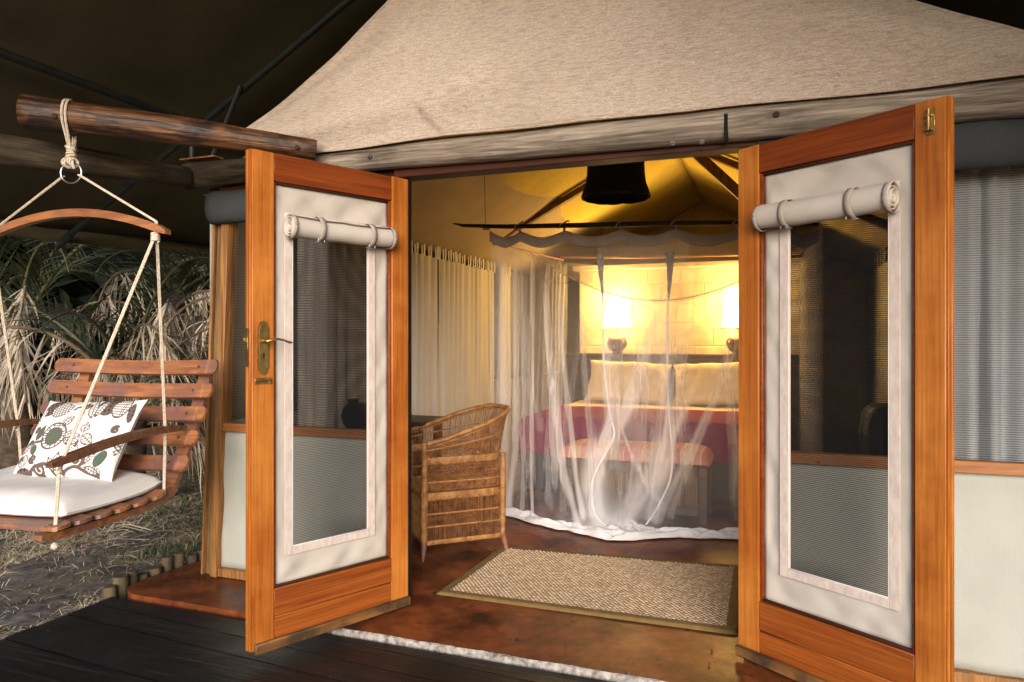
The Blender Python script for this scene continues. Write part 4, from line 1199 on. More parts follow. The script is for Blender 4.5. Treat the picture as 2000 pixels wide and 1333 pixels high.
# ------------------------------------------------------------------ curtains
def curtain(label, p0, p1, ztop, zbot, m, waves, amp, tabs=8, seed=0, group=None, squeeze=None, th=.085):
    p0 = Vector((*p0, 0)); p1 = Vector((*p1, 0)); d = p1-p0; nrm = Vector((-d.y, d.x, 0)).normalized()
    t = thing('curtain', label, 'curtain', ((p0+p1)/2).to_tuple(), 0, group)
    def f(u, v):
        uu = u
        if squeeze: uu = squeeze(u, v)
        p = p0 + d*uu
        ph = 2*pi*waves*u + 3.4*nz(u*4.3, seed, 0) + 1.5*nz(u*9, v*.8, seed)
        a = amp*(.35+.65*v)*(.75+.9*nz(u*7, seed+5, v*.6))
        return p + nrm*(a*sin(ph)) + Vector((0, 0, ztop+(zbot-ztop)*v)) + d*(.006*cos(ph)/d.length) + Vector((0, 0, -.018*abs(sin(pi*u*(tabs-1)))*(1-v)))
    MB().grid(f, int(waves*12), 24).build('cloth', m, t, ang=80)
    for k in range(tabs):
        u = k/(tabs-1); q = f(min(max(u, .004), .996), 0); dd = d.normalized()
        tb = MB(); 
        def tf(a, b_):
            ang = pi*2*b_
            if b_ < .4: off, zz = -.012, q.z-.02+(th+.02)*(b_/.4)
            elif b_ < .6: off, zz = -.012*cos((b_-.4)/.2*pi), q.z+th+.012*sin((b_-.4)/.2*pi)
            else: off, zz = .012, q.z+th-(th+.02)*((b_-.6)/.4)
            return Vector((q.x, q.y, 0)) + nrm*off + dd*((a-.5)*.032) + Vector((0, 0, zz))
        tb.grid(tf, 1, 20)
        tb.build('tab', m, t)
    return t
ga = 'curtains along the side walls'
RZ = 2.155
def rod(label, p0, p1):
    o = MB().tube([p0, p1], .010, 10)
    o.lathe([(.016, -.02), (.018, 0), (.010, .02)], 10, c=p0)
    o = o.build('curtain_rod', m_black)
    tag(o, label, 'curtain rod')
rod('black curtain rod along the tent wall beside the wicker armchair', (-1.13, .9, RZ), (-1.13, 4.55, RZ))
rod('black curtain rod along the tent wall behind the door with the top bolt', (2.70, .5, RZ), (2.70, 5.35, RZ))
MB_ = None
curtain('cream tab top curtain on the wall nearest behind the wicker armchair', (-1.13, .95), (-1.13, 2.62), 2.03, .05, m_curtain, 13, .030, 15, 1, ga, th=.135)
curtain('cream tab top curtain hanging between the wicker armchair and the net', (-1.13, 2.66), (-1.13, 4.02), 2.03, .05, m_curtain, 12, .034, 13, 2, ga, th=.135)
curtain('narrow cream curtain gathered beside the stone wall end', (-1.13, 4.22), (-1.13, 4.5), 2.03, .05, m_curtain, 5, .035, 5, 3, ga, th=.135)
curtain('cream tab top curtain seen through the mesh of the door with the top bolt', (2.70, 3.6), (2.70, 5.3), 2.03, .05, m_curtain, 12, .034, 13, 4, ga, th=.135)
curtain('cream curtain drawn back on the wall behind the door with the top bolt', (2.70, .6), (2.70, 1.5), 2.03, .05, m_curtain, 9, .034, 8, 5, ga, th=.135)
rod('black curtain rod inside the front window by the door with the top bolt', (1.66, .10, 2.02), (2.82, .10, 2.02))
curtain('cream curtain coloured with a cool daylight tint behind the front mesh window by the door with the top bolt', (2.12, .10), (2.80, .10), 1.955, .10, m_curtainf, 7, .040, 7, 6)
rod('black curtain rod inside the front window by the door with the lever handle', (-1.20, .10, 2.02), (-.10, .10, 2.02))
curtain('narrow cream curtain behind the mesh window beside the door with the lever handle', (-.72, .10), (-.52, .10), 1.955, .10, m_curtain, 4, .026, 4, 7)

# ------------------------------------------------------------------ mosquito net on its branch
nb = MB()
P = [ony(885, 437, 1.65), ony(905, 441, 1.65), ony(990, 443, 1.65), ony(1150, 440, 1.65), ony(1330, 436, 1.65), ony(1470, 435, 1.65), Vector((1.95, 1.65, 2.0))]
nb.tube(P, [.004, .012, .016, .018, .016, .015, .014], 10)
o = nb.build('net_branch', m_branch, ang=60)
tag(o, 'dark crooked branch that carries the front of the mosquito net', 'branch')
lash = MB()
for k in range(4):
    c = ony(945+k*3, 444, 1.65); lash.tube([c+Vector((0, .019*cos(a), .019*sin(a))) for a in np.linspace(0, 2*pi, 11)], .004, 5, caps=False)
lash.tube([ony(948, 441, 1.65)+Vector((0, 0, .015)), Vector((ony(946, 441, 1.65).x, 1.65, 2.52))], .002, 5)
lash.tube([Vector((1.75, 1.65, 2.02)), Vector((1.75, 1.65, 2.68))], .002, 5)
lash.build('hanging_cord', m_branch, o)
nb = MB().tube([(-.50, 4.38, 2.19), (.4, 4.37, 2.15), (1.95, 4.38, 2.13)], [.012, .014, .012], 8)
o = nb.build('rear_net_branch', m_post)
tag(o, 'pale pole carrying the back of the mosquito net above the headboard', 'pole')
nb = MB().tube([ony(965, 478, 1.72), (-.40, 2.9, 2.08), (-.46, 4.36, 2.155)], [.010, .011, .010], 8)
o = nb.build('side_net_branch', m_post)
tag(o, 'pale pole carrying the side of the mosquito net along the bed', 'pole')

net = thing('mosquito_net', 'white mosquito net hanging over the bed and pooled on the floor', 'mosquito net', (.75, 3.0, 0))
NX0, NX1, NY = -.235, 1.95, 1.66
def pole_z(x):                                      # height of branch at x
    for a, b_ in zip(P[:-1], P[1:]):
        if a.x <= x <= b_.x: return a.z+(b_.z-a.z)*(x-a.x)/(b_.x-a.x)
    return P[-1].z
ties = [ony(px, 440, NY).x for px in (1015, 1102, 1213, 1320, 1440)] + [1.78]
def scal(x):                                        # sag of the band between ties
    tt = [NX0-.0]+ties+[NX1]
    for a, b_ in zip(tt[:-1], tt[1:]):
        if a <= x <= b_:
            f = (x-a)/(b_-a); return .045*sin(pi*f)*(1.6 if abs((a+b_)/2-.30) < .12 else 1)
    return 0
def band(u, v):
    x = NX0+(NX1-NX0)*u
    z = pole_z(x)-.030-scal(x)-.075*v + .004*nz(x*9, v*3)
    return (x, NY+.008+.010*nz(x*6, v*2, 2)+.012*sin(x*21)*v*.4, z)
MB().grid(band, 110, 5).build('top_band', m_band, net, solid=.002, ang=80)
for x in ties:
    tb = MB(); z = pole_z(x)
    tb.tube([(x, NY-.004, z-.04), (x-.004, NY-.020, z), (x, NY-.006, z+.022), (x+.004, NY+.014, z+.018), (x, NY+.022, z-.005), (x, NY+.008, z-.045)], .0055, 6)
    tb.tube([(x, NY-.018, z+.012), (x+.03, NY-.024, z+.030), (x+.045, NY-.022, z+.022)], .006, 6)
    tb.tube([(x, NY-.018, z+.012), (x-.02, NY-.024, z+.004), (x-.035, NY-.022, z-.02)], .005, 6)
    tb.build('tie', m_band, net)
XC = .47
SL = [ony(1178, 600, NY).x, ony(1306, 600, NY).x]
def nety(x, z):
    tt = 1-z/2.0
    return NY + .012 + .20*max(0, -(x-XC)/.8)*tt*.9 - .16*math.exp(-((x-.55)/.55)**2)*tt**3 + .10*tt*max(0, (x-.9))
def np_(px, py, dy=-.03):
    # the point of the front net that lies in that direction
    p = ony(px, py, NY)
    for _ in range(6): p = ony(px, py, nety(p.x, max(0, p.z))+dy)
    return p
# gathers: the net hangs in bunched pleats where the weave is denser
GATH = []
for q, wd, st_ in ((((1062, 560), (1067, 680), (1085, 820), (1095, 925), (1126, 1023)), .012, .42), (((1090, 560), (1095, 680), (1109, 820), (1121, 925), (1137, 1005)), .009, .36),
                   (((1036, 500), (1036, 785), (1034, 925), (1037, 1012)), .007, .34), (((1004, 500), (1004, 680), (1004, 876), (990, 990)), .012, .30), (((976, 480), (978, 700), (982, 880), (985, 1005)), .026, .30),
                   (((1240, 760), (1224, 799), (1193, 848), (1158, 897), (1151, 953), (1168, 1020)), .030, .50), (((1290, 560), (1280, 620), (1263, 680), (1245, 732), (1217, 802), (1196, 850)), .022, .30),
                   (((1320, 810), (1298, 862), (1259, 939), (1205, 1019)), .026, .40), (((1350, 770), (1326, 820), (1280, 942), (1225, 1020)), .014, .36), (((1420, 700), (1382, 802), (1326, 925), (1285, 1012)), .010, .36),
                   (((1200, 820), (1207, 834), (1256, 939), (1290, 985)), .005, .40), (((1182, 640), (1184, 740), (1192, 830), (1170, 900), (1160, 1000)), .020, .36), (((1300, 600), (1302, 760), (1308, 900), (1270, 1000)), .016, .40),
                   (((1450, 640), (1400, 780), (1350, 900), (1310, 1005)), .007, .25), (((1130, 560), (1140, 700), (1150, 850), (1155, 980)), .006, .18), (((1225, 520), (1240, 640), (1250, 760)), .005, .22),
                   (((1400, 560), (1420, 700), (1436, 860), (1440, 1010)), .008, .20), (((1015, 500), (1020, 760), (1016, 1000)), .006, .22), (((1360, 520), (1350, 640), (1330, 760)), .006, .20), (((1215, 500), (1212, 640), (1206, 800)), .005, .20)):
    pp_ = [np_(*a_) for a_ in q]
    GATH.append((np.array([p.z for p in pp_])[::-1], np.array([p.x for p in pp_])[::-1], wd, st_))
def gather(x, z):
    d_ = 0; dy = 0
    for zs_, xs_, wd, st_ in GATH:
        if z > zs_[-1]+.12 or z < zs_[0]-.05: continue
        xc = np.interp(z, zs_, xs_)
        k = (x-xc)/(1.45*wd*(1+.7*max(0, 1-z)))
        if abs(k) < 4:
            fade = min(1, (zs_[-1]+.12-z)/.25)
            g_ = math.exp(-.5*k*k)*fade; d_ = min(.62, d_ + st_*g_*(.85+.15*cos(k*2.2))); dy += .022*g_*sin(k*1.3)
    return d_, dy
_r = random.Random(11)
for k in range(46):
    px = _r.uniform(985, 1460); d_ = _r.uniform(-30, 30)
    top_, bot_ = _r.uniform(500, 640), _r.uniform(820, 1000)
    pp_ = [np_(px+d_*t_**2+8*sin(t_*5+k), top_+(bot_-top_)*t_) for t_ in np.linspace(0, 1, 5)]
    GATH.append((np.array([p.z for p in pp_])[::-1], np.array([p.x for p in pp_])[::-1], _r.uniform(.006, .016), _r.uniform(.03, .09)))
dens = []
def netf(u, v):
    x = NX0+(NX1-NX0)*u
    top = pole_z(x)-.105-scal(x)
    z = top*(1-v)
    d_, dy = gather(x, z)
    fold = .010*(.3+v)*sin(x*38+2*nz(x*3, v*2)) + .014*v*sin(x*17+1.3)+dy
    dens.append(.105 + .15*max(0, v-.68) + .20*math.exp(-((x-.60)/.20)**2)*max(0, 1-z/.34)**1.5 + .05*max(0, nz(x*14, v*1.2, 3)) + d_)
    if v > .97: fold -= .05*(v-.97)/.03
    return (x, nety(x, z)+fold, max(.012, z))
m_gnet = sheer('gathered_mosquito_net', (.90, .88, .92), .17, None, .45)
_t = m_gnet.node_tree
_a = _t.nodes.new('ShaderNodeAttribute'); _a.attribute_name = 'net_gather'
for n_ in _t.nodes:
    if n_.type == 'MIX_SHADER' and any(l.from_node.type == 'BSDF_TRANSPARENT' for l in n_.inputs[1].links):
        _t.links.new(_a.outputs['Fac'], n_.inputs[0])
o = MB().grid(netf, 440, 80).build('front_net', m_gnet, net, ang=80, recalc=False)
o.data.attributes.new('net_gather', 'FLOAT', 'POINT').data.foreach_set('value', dens)
def nwarp(x, z): return x
m_netl = sheer('light_mosquito_net', (.90, .88, .92), .12, None, .45)
m_netr = sheer('net_roof_gauze', (.80, .77, .74), .22, None, .45)
# second overlapping flap between the seams
def netg(u, v):
    x = SL[0]-.03 + (SL[1]-SL[0]+.16)*u
    top = pole_z(x)-.105-scal(x)
    z = top*(1-v)
    xo = x + .16*v*(1-u)*sin(v*2.4) - .28*max(0, v-.35)*(u-.2)*1.2
    fold = .016*sin(u*30+v*3)*(.4+v)+.02*nz(u*5, v*4, 7)
    wx = nwarp(xo, z)
    return (wx, nety(wx, z)-.035-fold, max(.014, z))
MB().grid(netg, 120, 40).build('overlap_flap', m_netl, net, ang=80)
def nets(u, v):
    y = NY+.02+(4.36-NY)*u
    top = 2.02+.10*u - .05*abs(sin(pi*u*7))
    z = top*(1-v)
    fold = .030*sin(u*95+1.6*nz(u*7, v*2))*(.45+.4*v) + .03*nz(u*9, v, 3)
    return (NX0-.20*u+.01 - .05*v + fold, y, max(.012, z))
MB().grid(nets, 260, 22).build('side_net', m_netc, net, ang=80)
MB().grid(lambda u, v: (NX1 + .03*sin(u*60), NY+.02+(4.36-NY)*u, 2.0*(1-v)+.012), 100, 10).build('side_net', m_netc, net, ang=80)
# sagging net roof
def nroof(u, v):
    x = (NX0-.20*v)+(NX1-NX0+.2*v)*u; y = NY+.02+(4.36-NY)*v
    zf = 2.0+.13*v
    return (x, y, zf - .46*sin(pi*u)**.9*max(0, sin(pi*(.04+.92*v)))**.8 + .006*sin(v*50)*sin(pi*u))
MB().grid(nroof, 60, 40).build('net_roof', m_netr, net, ang=80)
MB().tube([nroof(u, .42) for u in np.linspace(0, 1, 40)], .004, 5).build('roof_seam', m_hem, net)
# seam strips and gathered edge strips
def strip(pts, wd, name, m):
    def f(u, v):
        t = v*(len(pts)-1); j = min(int(t), len(pts)-2); q = t-j
        p0_, p1_, p2_, p3_ = pts[max(0, j-1)], pts[j], pts[j+1], pts[min(len(pts)-1, j+2)]
        p = Vector([.5*(2*p1_[k]+(-p0_[k]+p2_[k])*q+(2*p0_[k]-5*p1_[k]+4*p2_[k]-p3_[k])*q*q+(-p0_[k]+3*p1_[k]-3*p2_[k]+p3_[k])*q**3) for k in range(3)])
        ww = wd(v) if callable(wd) else wd
        return p + Vector(((u-.5)*ww, .006*sin(v*23)+.35*ww*(u-.5), 0))
    return MB().grid(f, 3, 60).build(name, m, net, solid=.0015, ang=80)
s1 = [np_(*q) for q in ((1172, 497), (1177, 560), (1178, 640), (1180, 720), (1190, 800), (1200, 850), (1180, 890), (1158, 940), (1160, 1000), (1185, 1030))]
s2 = [np_(*q) for q in ((1308, 492), (1306, 560), (1304, 640), (1303, 730), (1308, 820), (1313, 890), (1308, 940), (1285, 990), (1262, 1025))]
m_seam = sheer('sheer_seam_binding', (.90, .88, .92), .62, None, .4)
strip(s1, lambda v: .012+.030*max(0, v-.45)*(1.2-v), 'seam_strip', m_seam)
strip(s2, lambda v: .012+.024*max(0, v-.5)*(1.2-v), 'seam_strip', m_seam)
strip([np_(*q) for q in ((1172, 497), (1174, 540), (1178, 590))], lambda v: .045*(1-v)+.006, 'seam_tape', m_band)
strip([np_(*q) for q in ((1309, 492), (1308, 540), (1306, 585))], lambda v: .052*(1-v)+.006, 'seam_tape', m_band)
m_fold = sheer('gathered_net_fold', (.86, .83, .85), .42, None, .45)
# cotton hem pooled on the floor
def hemf(u, v):
    x = -.25 + 2.2*u
    yb = nety(x, 0)+.05
    depth = .10 + .09*math.exp(-((x-.72)/.22)**2) + .05*nz(x*3, 1)
    y = yb - depth*v + .02*nz(x*8, v*2)
    h = .030*abs(nz(x*4+v*3, v*4-x*1.5, 1)) + .022*abs(sin(x*9+v*3+3*nz(x*3, v*2, 5))) + .05*math.exp(-((x-.72)/.20)**2)*abs(nz(x*8, v*4, 9)) + .008*abs(nz(x*18, v*9, 2))
    env = min(1, v*3+.25)*min(1, (1-v)*4)
    return (x+.02*nz(x*7, v*4, 2), y+.012*nz(x*14, v*6), .006+h*env*1.3+.004)
MB().grid(hemf, 260, 22).build('floor_hem', m_hem, net, solid=.002, ang=60)
def heap(u, v):
    a = 2*pi*u; c = onz(1235, 1035, .03)
    rr = v*(.16+.05*sin(a*3+.5)+.03*sin(a*7))
    h = .085*(1-v)**1.2*(.5+.5*abs(nz(cos(a)*v*4, sin(a)*v*4, 3))*2) + .022*abs(sin(a*4+v*3))*v*(1-v)*3
    return (c.x-.02+rr*cos(a)*1.25, c.y+.02+rr*sin(a)*.75, .008+h)
MB().grid(heap, 70, 16).build('hem_heap', m_hem, net, solid=.002, ang=50)
def heap2(u, v):
    a = 2*pi*u; c = onz(1140, 1005, .08)
    rr = v*(.11+.03*sin(a*4))
    h = .15*(1-v**2)*(.6+.4*abs(nz(cos(a)*v*5, sin(a)*v*5, 8))*2)
    return (c.x+.03+rr*cos(a)*1.2, c.y+.08+rr*sin(a)*.8, .008+h)
MB().grid(heap2, 50, 12).build('net_bunch', m_fold, net, ang=50)

# ------------------------------------------------------------------ rug
rug = thing('rug', 'chunky woven sisal rug with olive brown cloth binding on the floor', 'rug', (.81, .62, 0))
c00, c10, c11, c01 = Vector((.085, .148)), Vector((1.545, .155)), Vector((1.535, 1.13)), Vector((.115, 1.02))
def rugp(u, v): return c00*(1-u)*(1-v)+c10*u*(1-v)+c11*u*v+c01*(1-u)*v
CU, CV = 58, 56
k1, k2 = 6, 5
nu, nv = CU*k1, CV*k2
uu, vv = np.meshgrid(np.linspace(.036, .964, nu+1), np.linspace(.050, .950, nv+1))
ci = (uu-.036)/.928*CU; cj = (vv-.050)/.90*CV
par = np.floor(cj+1e-6).astype(int) % 2
fu = np.mod(ci+.5*par, 1); fv = np.mod(cj, 1)
hh = np.abs(np.sin(pi*fu))**.6*np.abs(np.sin(pi*fv))**.5
cell = np.floor(ci+.5*par).astype(int)*131+np.floor(cj).astype(int)*977
cr = (np.sin(cell*12.9898)*43758.5453) % 1
X = c00.x*(1-uu)*(1-vv)+c10.x*uu*(1-vv)+c11.x*uu*vv+c01.x*(1-uu)*vv
Y = c00.y*(1-uu)*(1-vv)+c10.y*uu*(1-vv)+c11.y*uu*vv+c01.y*(1-uu)*vv
Z = .008+.008*hh*(.7+.5*cr)
me = bpy.data.meshes.new('sisal_weave')
L0 = XF[rug].translation
co = np.stack([X-L0.x, Y-L0.y, Z], -1).reshape(-1, 3)
W_ = nu+1
ii, jj = np.meshgrid(np.arange(nu), np.arange(nv))
q0 = (jj*W_+ii).ravel()
me.from_pydata(co.tolist(), [], np.stack([q0, q0+1, q0+W_+1, q0+W_], 1).tolist())
me.polygons.foreach_set('use_smooth', [True]*len(me.polygons))
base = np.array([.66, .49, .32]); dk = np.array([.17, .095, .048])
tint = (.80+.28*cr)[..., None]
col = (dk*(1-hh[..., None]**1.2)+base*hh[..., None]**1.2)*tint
ca = me.color_attributes.new('weave', 'FLOAT_COLOR', 'POINT')
ca.data.foreach_set('color', np.concatenate([col.reshape(-1, 3), np.ones((col.size//3, 1))], 1).astype(np.float32).ravel())
me.materials.append(attr_mat('sisal', 'weave', .95, .5, 160))
o = bpy.data.objects.new('sisal_weave', me); C.objects.link(o); o.parent = rug
for (a, b_, c_, d_) in ((0, 1, 0, .053), (0, 1, .947, 1), (0, .039, .0535, .9465), (.961, 1, .0535, .9465)):
    def rb(u, v):
        U_, V_ = a+(b_-a)*u, c_+(d_-c_)*v
        p = rugp(U_, V_)
        e_ = min(U_*1.45, V_*.95, (1-U_)*1.45, (1-V_)*.95)
        return (p.x, p.y, .002 + .0135*min(1, e_/.012)**.5 + .0012*nz(U_*60, V_*60))
    MB().grid(rb, 90 if b_-a > .5 else 6, 6 if b_-a > .5 else 70).build('binding', m_rugb, rug, ang=80)

# ------------------------------------------------------------------ wicker armchair
wc = thing('wicker_armchair', 'honey coloured wicker armchair with high curved back turned to the desk', 'armchair', (-.205, .985, 0), math.atan2(-.68, -.73))
def upath(t, hw, xf, xb, rad):
    """U shape seen from above: t 0..1 from front left round the back to front right"""
    L1 = xf-xb-rad; La = pi/2*rad; L2 = 2*(hw-rad); tot = 2*L1+2*La+L2
    s_ = t*tot
    if s_ < L1: return (xf-s_, hw)
    s_ -= L1
    if s_ < La: a = s_/rad; return (xb+rad-rad*sin(a), hw-rad+rad*cos(a))
    s_ -= La
    if s_ < L2: return (xb, hw-rad-s_)
    s_ -= L2
    if s_ < La: a = s_/rad; return (xb+rad-rad*cos(a), -hw+rad-rad*sin(a))
    s_ -= La
    return (xb+rad+s_, -hw)
def rimz(t):
    a = 1-abs(2*t-1)
    q = min(1, a*1.25); return .685 + .165*(.55*q + .45*q*q*(3-2*q))
def cp(t, z):
    rz_ = rimz(t); b0 = upath(t, .262, .262, -.245, .05); b1 = upath(t, .275, .262, -.235, .11); b2 = upath(t, .295, .255, -.350, .29)
    if z < .56:
        f = max(0, (z-.1)/.46); return Vector((b0[0]+(b1[0]-b0[0])*f, b0[1]+(b1[1]-b0[1])*f, z))
    f = (z-.56)/max(.02, rz_-.56); f = min(1.02, f)
    return Vector((b1[0]+(b2[0]-b1[0])*f, b1[1]+(b2[1]-b1[1])*f, z))
reed = MB()
NR = 190
for i in range(NR):
    t = (i+.5)/NR + random.uniform(-.0008, .0008)
    rz_ = rimz(t)
    for za, zb, nseg in ((.10, .35, 3), (.40, .45, 1), (.585, rz_, 3)):
        P_ = [cp(t+random.uniform(-.0012, .0012), za+(zb-za)*k/nseg)+Vector((0, 0, 0)) for k in range(nseg+1)]
        reed.tube(P_, random.uniform(.0014, .0023), 4, caps=False)
# open diagonal lattice between the bands
for i in range(150):
    t = i/150
    for sg in (-1, 1):
        t2 = t+sg*.030
        if 0 <= t2 <= 1: reed.tube([cp(t, .40), cp((t+t2)/2, .485), cp(t2, .575)], .0016, 4, caps=False)
reed.build('reed_weave', m_wickd, wc, world=False, kind='stuff')
def bandw(z0_, z1_, name, thick=.005, knots=95):
    def f(u, v):
        a = 2*pi*v
        zc, hz_ = (z0_+z1_)/2, (z1_-z0_)/2
        if z0_ > .56:
            pass
        p = cp(u, zc+hz_*sin(a))
        c = cp(.5, zc); out = Vector((p.x+.02, p.y, 0)).normalized()
        bump_ = 1+.55*sin(u*knots*2*pi + (pi if sin(a*2) > 0 else 0))*abs(cos(a))
        return p + out*(thick*cos(a)*bump_)
    return MB().grid(f, 380, 10).build(name, m_wick, wc, world=False, ang=80)
bandw(.085, .115, 'woven_band'); bandw(.187, .199, 'woven_band', .004); bandw(.262, .274, 'woven_band', .004)
bandw(.345, .395, 'woven_band'); bandw(.448, .460, 'woven_band', .004); bandw(.555, .602, 'woven_band')
rb_ = [cp(t, .60+(rimz(t)-.60)*.52)+Vector((0, 0, 0)) for t in np.linspace(0, 1, 90)]
MB().tube(rb_, .0045, 6).build('back_hoop', m_wick, wc, world=False)
rim_pts = [cp(t, rimz(t)) for t in np.linspace(0, 1, 260)]
MB().tube(rim_pts, [.0145+.0013*sin(i*2.1) for i in range(260)], 10).build('rim', m_wick, wc, world=False, ang=80)
MB().tube([p+Vector((0, 0, -.022)) for p in rim_pts], .0045, 6).build('rim_cord', m_wick, wc, world=False)
for sy in (-1, 1):
    zz = np.linspace(.10, .69, 120)
    MB().tube([(.262+.002*sin(z*9), sy*(.262+.012*(z-.1)), z) for z in zz], [.0180+.0014*sin(i*2.2)+.004*sin(pi*min(1, (z-.1)/.45)) for i, z in enumerate(zz)], 12).build('front_post', m_wick, wc, world=False, ang=80)
    MB().tube([(.262, sy*.262, .11), (.268, sy*.270, .05), (.274, sy*.276, 0)], [.019, .014, .007], 10).build('leg', m_swing, wc, world=False)
    zz = np.linspace(.10, .60, 100)
    MB().tube([(-.232+.0*z, sy*(.258+.01*(z-.1)), z) for z in zz], [.0155+.0012*sin(i*2.2)+.003*sin(pi*(z-.1)/.5) for i, z in enumerate(zz)], 12).build('back_post', m_wick, wc, world=False, ang=80)
    MB().tube([(-.232, sy*.258, .11), (-.246, sy*.264, .05), (-.256, sy*.268, 0)], [.018, .016, .012], 10).build('leg', m_swing, wc, world=False)
st_ = MB()
for k in range(40):
    y = -.25+.5*k/39; st_.tube([(.26, y, .372+.003*sin(k)), (-.235, y, .366)], .0055, 5)
for k in range(30):
    y = -.24+.48*k/29; st_.tube([(.262, y, .10), (.262, y, .36)], .003, 4)
st_.build('seat_weave', m_wick, wc, world=False, kind='stuff')
MB().tube([(.262, -.25, .375), (.264, .25, .375)], .014, 8).build('seat_front_bar', m_wick, wc, world=False)
MB().tube([(.262, -.25, .10), (.264, .25, .10)], .010, 8).build('front_bottom_bar', m_wick, wc, world=False)

# writing desk along the left wall
dk_ = thing('writing_desk', 'dark wooden desk by the curtain behind the wicker armchair', 'desk', (-.80, 1.42, 0))
MB().box((-1.08, 1.08, .720), (-.47, 1.46, .745), .004).build('desk_top', m_deskw, dk_)
for x in (-1.05, -.55):
    for y in (1.10, 1.39): MB().box((x, y, 0), (x+.05, y+.05, .719)).build('leg', m_deskw, dk_)
MB().box((-.995, 1.11, .62), (-.555, 1.14, .718)).build('apron', m_deskw, dk_)
bxx = MB().box((-1.06, 1.20, .7465), (-.90, 1.40, .84), .006).build('storage_box', m_dwood)
tag(bxx, 'small dark wooden box on the desk seen through the mesh of the lever handle door', 'box')
vz = MB().lathe([(.035, 0), (.06, .03), (.075, .08), (.06, .13), (.03, .16), (.035, .18)], 18, c=onz(690, 838, .7465)).build('dark_jar', m_black)
tag(vz, 'round black jar on the desk seen through the mesh of the lever handle door', 'jar')
# luggage rack with a bag inside the right window
lr = thing('luggage_rack', 'dark wooden luggage bench inside the tent behind the door with the top bolt', 'bench', (2.25, 1.15, 0))
MB().box((1.85, .85, .55), (2.6, 1.5, .60), .004).build('rack_top', m_dwood, lr)
for x in (1.87, 2.54):
    for y in (.87, 1.44): MB().box((x, y, 0), (x+.04, y+.04, .549)).build('leg', m_dwood, lr)
b = pillow('b', .42, .30, .34, Matrix.Translation((2.34, 1.15, .772)), None, 26, 20, 3, .02, .25).build('travel_bag', m_bag, ang=80)
tag(b, 'black nylon travel bag on the bench seen through the mesh of the top bolted door', 'bag')
# scraps on the floor
for k, (px, py) in enumerate(((1105, 1268), (1121, 1210), (1227, 1317), (1390, 1271), (1385, 1298))):
    c = onz(px, py, .003); a = random.uniform(0, 6)
    b = MB().grid(lambda u, v: (c.x+(u-.5)*.030*cos(a)-(v-.5)*.009*sin(a)*(1-abs(2*u-1)**2), c.y+(u-.5)*.030*sin(a)+(v-.5)*.009*cos(a)*(1-abs(2*u-1)**2), .003+.005*abs(2*v-1)+.003*sin(u*5)), 6, 2)
    o = b.build('dry_leaf', m_leaf, solid=.0006)
    tag(o, 'tiny dry leaf scrap lying on the bare red floor before the rug', 'leaf', 'leaf scraps on the floor')

# ------------------------------------------------------------------ palms, thicket, dry ground cover
def frond(L_, el0, droop, dead, seed, npair=42, lw=.0085, ll=.42):
    """rachis leaves the origin towards +x at elevation el0 and bends down; returns leaf mesh builder and stalk builder"""
    rr = random.Random(seed)
    pts = []; el = el0; p = Vector((0, 0, 0)); K = 24; side = 0
    for i in range(K+1):
        pts.append(p.copy())
        p = p + Vector((cos(el)*cos(side), cos(el)*sin(side), sin(el)))*(L_/K)
        el -= droop/K*(.5+1.2*i/K); side += rr.uniform(-.02, .02)
    st = MB().tube(pts, [.018*(1-.85*i/K)+.002 for i in range(K+1)], 6)
    lf = MB()
    for k in range(npair):
        t = .16+.84*(k+rr.random()*.6)/npair
        j = min(int(t*K), K-1); f = t*K-j
        c = pts[j].lerp(pts[j+1], f); tg = (pts[j+1]-pts[j]).normalized()
        sd_ = tg.cross(Vector((0, 0, 1))).normalized()
        for sg in (-1, 1):
            if dead and rr.random() < .25: continue
            ln = ll*(.55+.65*sin(pi*min(1, t*.85+.12)))*rr.uniform(.75, 1.1)
            if dead:
                d0 = (tg*rr.uniform(.2, .9)+sd_*sg*rr.uniform(.1, .6)+Vector((0, 0, -rr.uniform(.3, 1.1)))).normalized()
                g_ = rr.uniform(.5, 1.3)
            else:
                d0 = (tg*.75+sd_*sg*rr.uniform(.65, .9)+Vector((0, 0, rr.uniform(-.1, .35)))).normalized(); g_ = rr.uniform(.1, .45)
            q = c.copy(); wv = d0.cross(Vector((rr.uniform(-.4, .4), rr.uniform(-.4, .4), 1))).normalized()
            vs_ = []; d_ = d0.copy(); NS = 4
            for s_ in range(NS+1):
                ww = lw*(.55, 1, .85, .5, .06)[s_]*(1 if not dead else rr.uniform(.4, .8))
                vs_ += [q-wv*ww, q+wv*ww]
                q = q+d_*(ln/NS); d_ = (d_+Vector((0, 0, -g_/NS*1.2))+Vector((rr.uniform(-.1, .1), rr.uniform(-.1, .1), 0))*(1.2 if dead else .3)).normalized()
            lf.add(vs_, [(2*s_, 2*s_+1, 2*s_+3, 2*s_+2) for s_ in range(NS)])
    return lf, st
live, dead = [], []
def proto(lf, st, dd, nm):
    out = []
    for b, n_, m in ((lf, 'leaflets', m_dead if dd else m_frond), (st, 'stalk', m_rachisd if dd else m_rachis)):
        me = bpy.data.meshes.new(nm)
        me.from_pydata([tuple(p) for p in b.v], [], b.f); me.materials.append(m)
        me.polygons.foreach_set('use_smooth', [True]*len(me.polygons))
        out.append(me)
    return out
for k, (L_, el, dr) in enumerate(((1.9, 1.25, 1.5), (1.7, .95, 1.5), (2.1, 1.1, 2.0), (1.5, .7, 1.4), (1.8, .45, 1.3))):
    live.append(proto(*frond(L_, el, dr, False, 30+k), False, 'frond'))
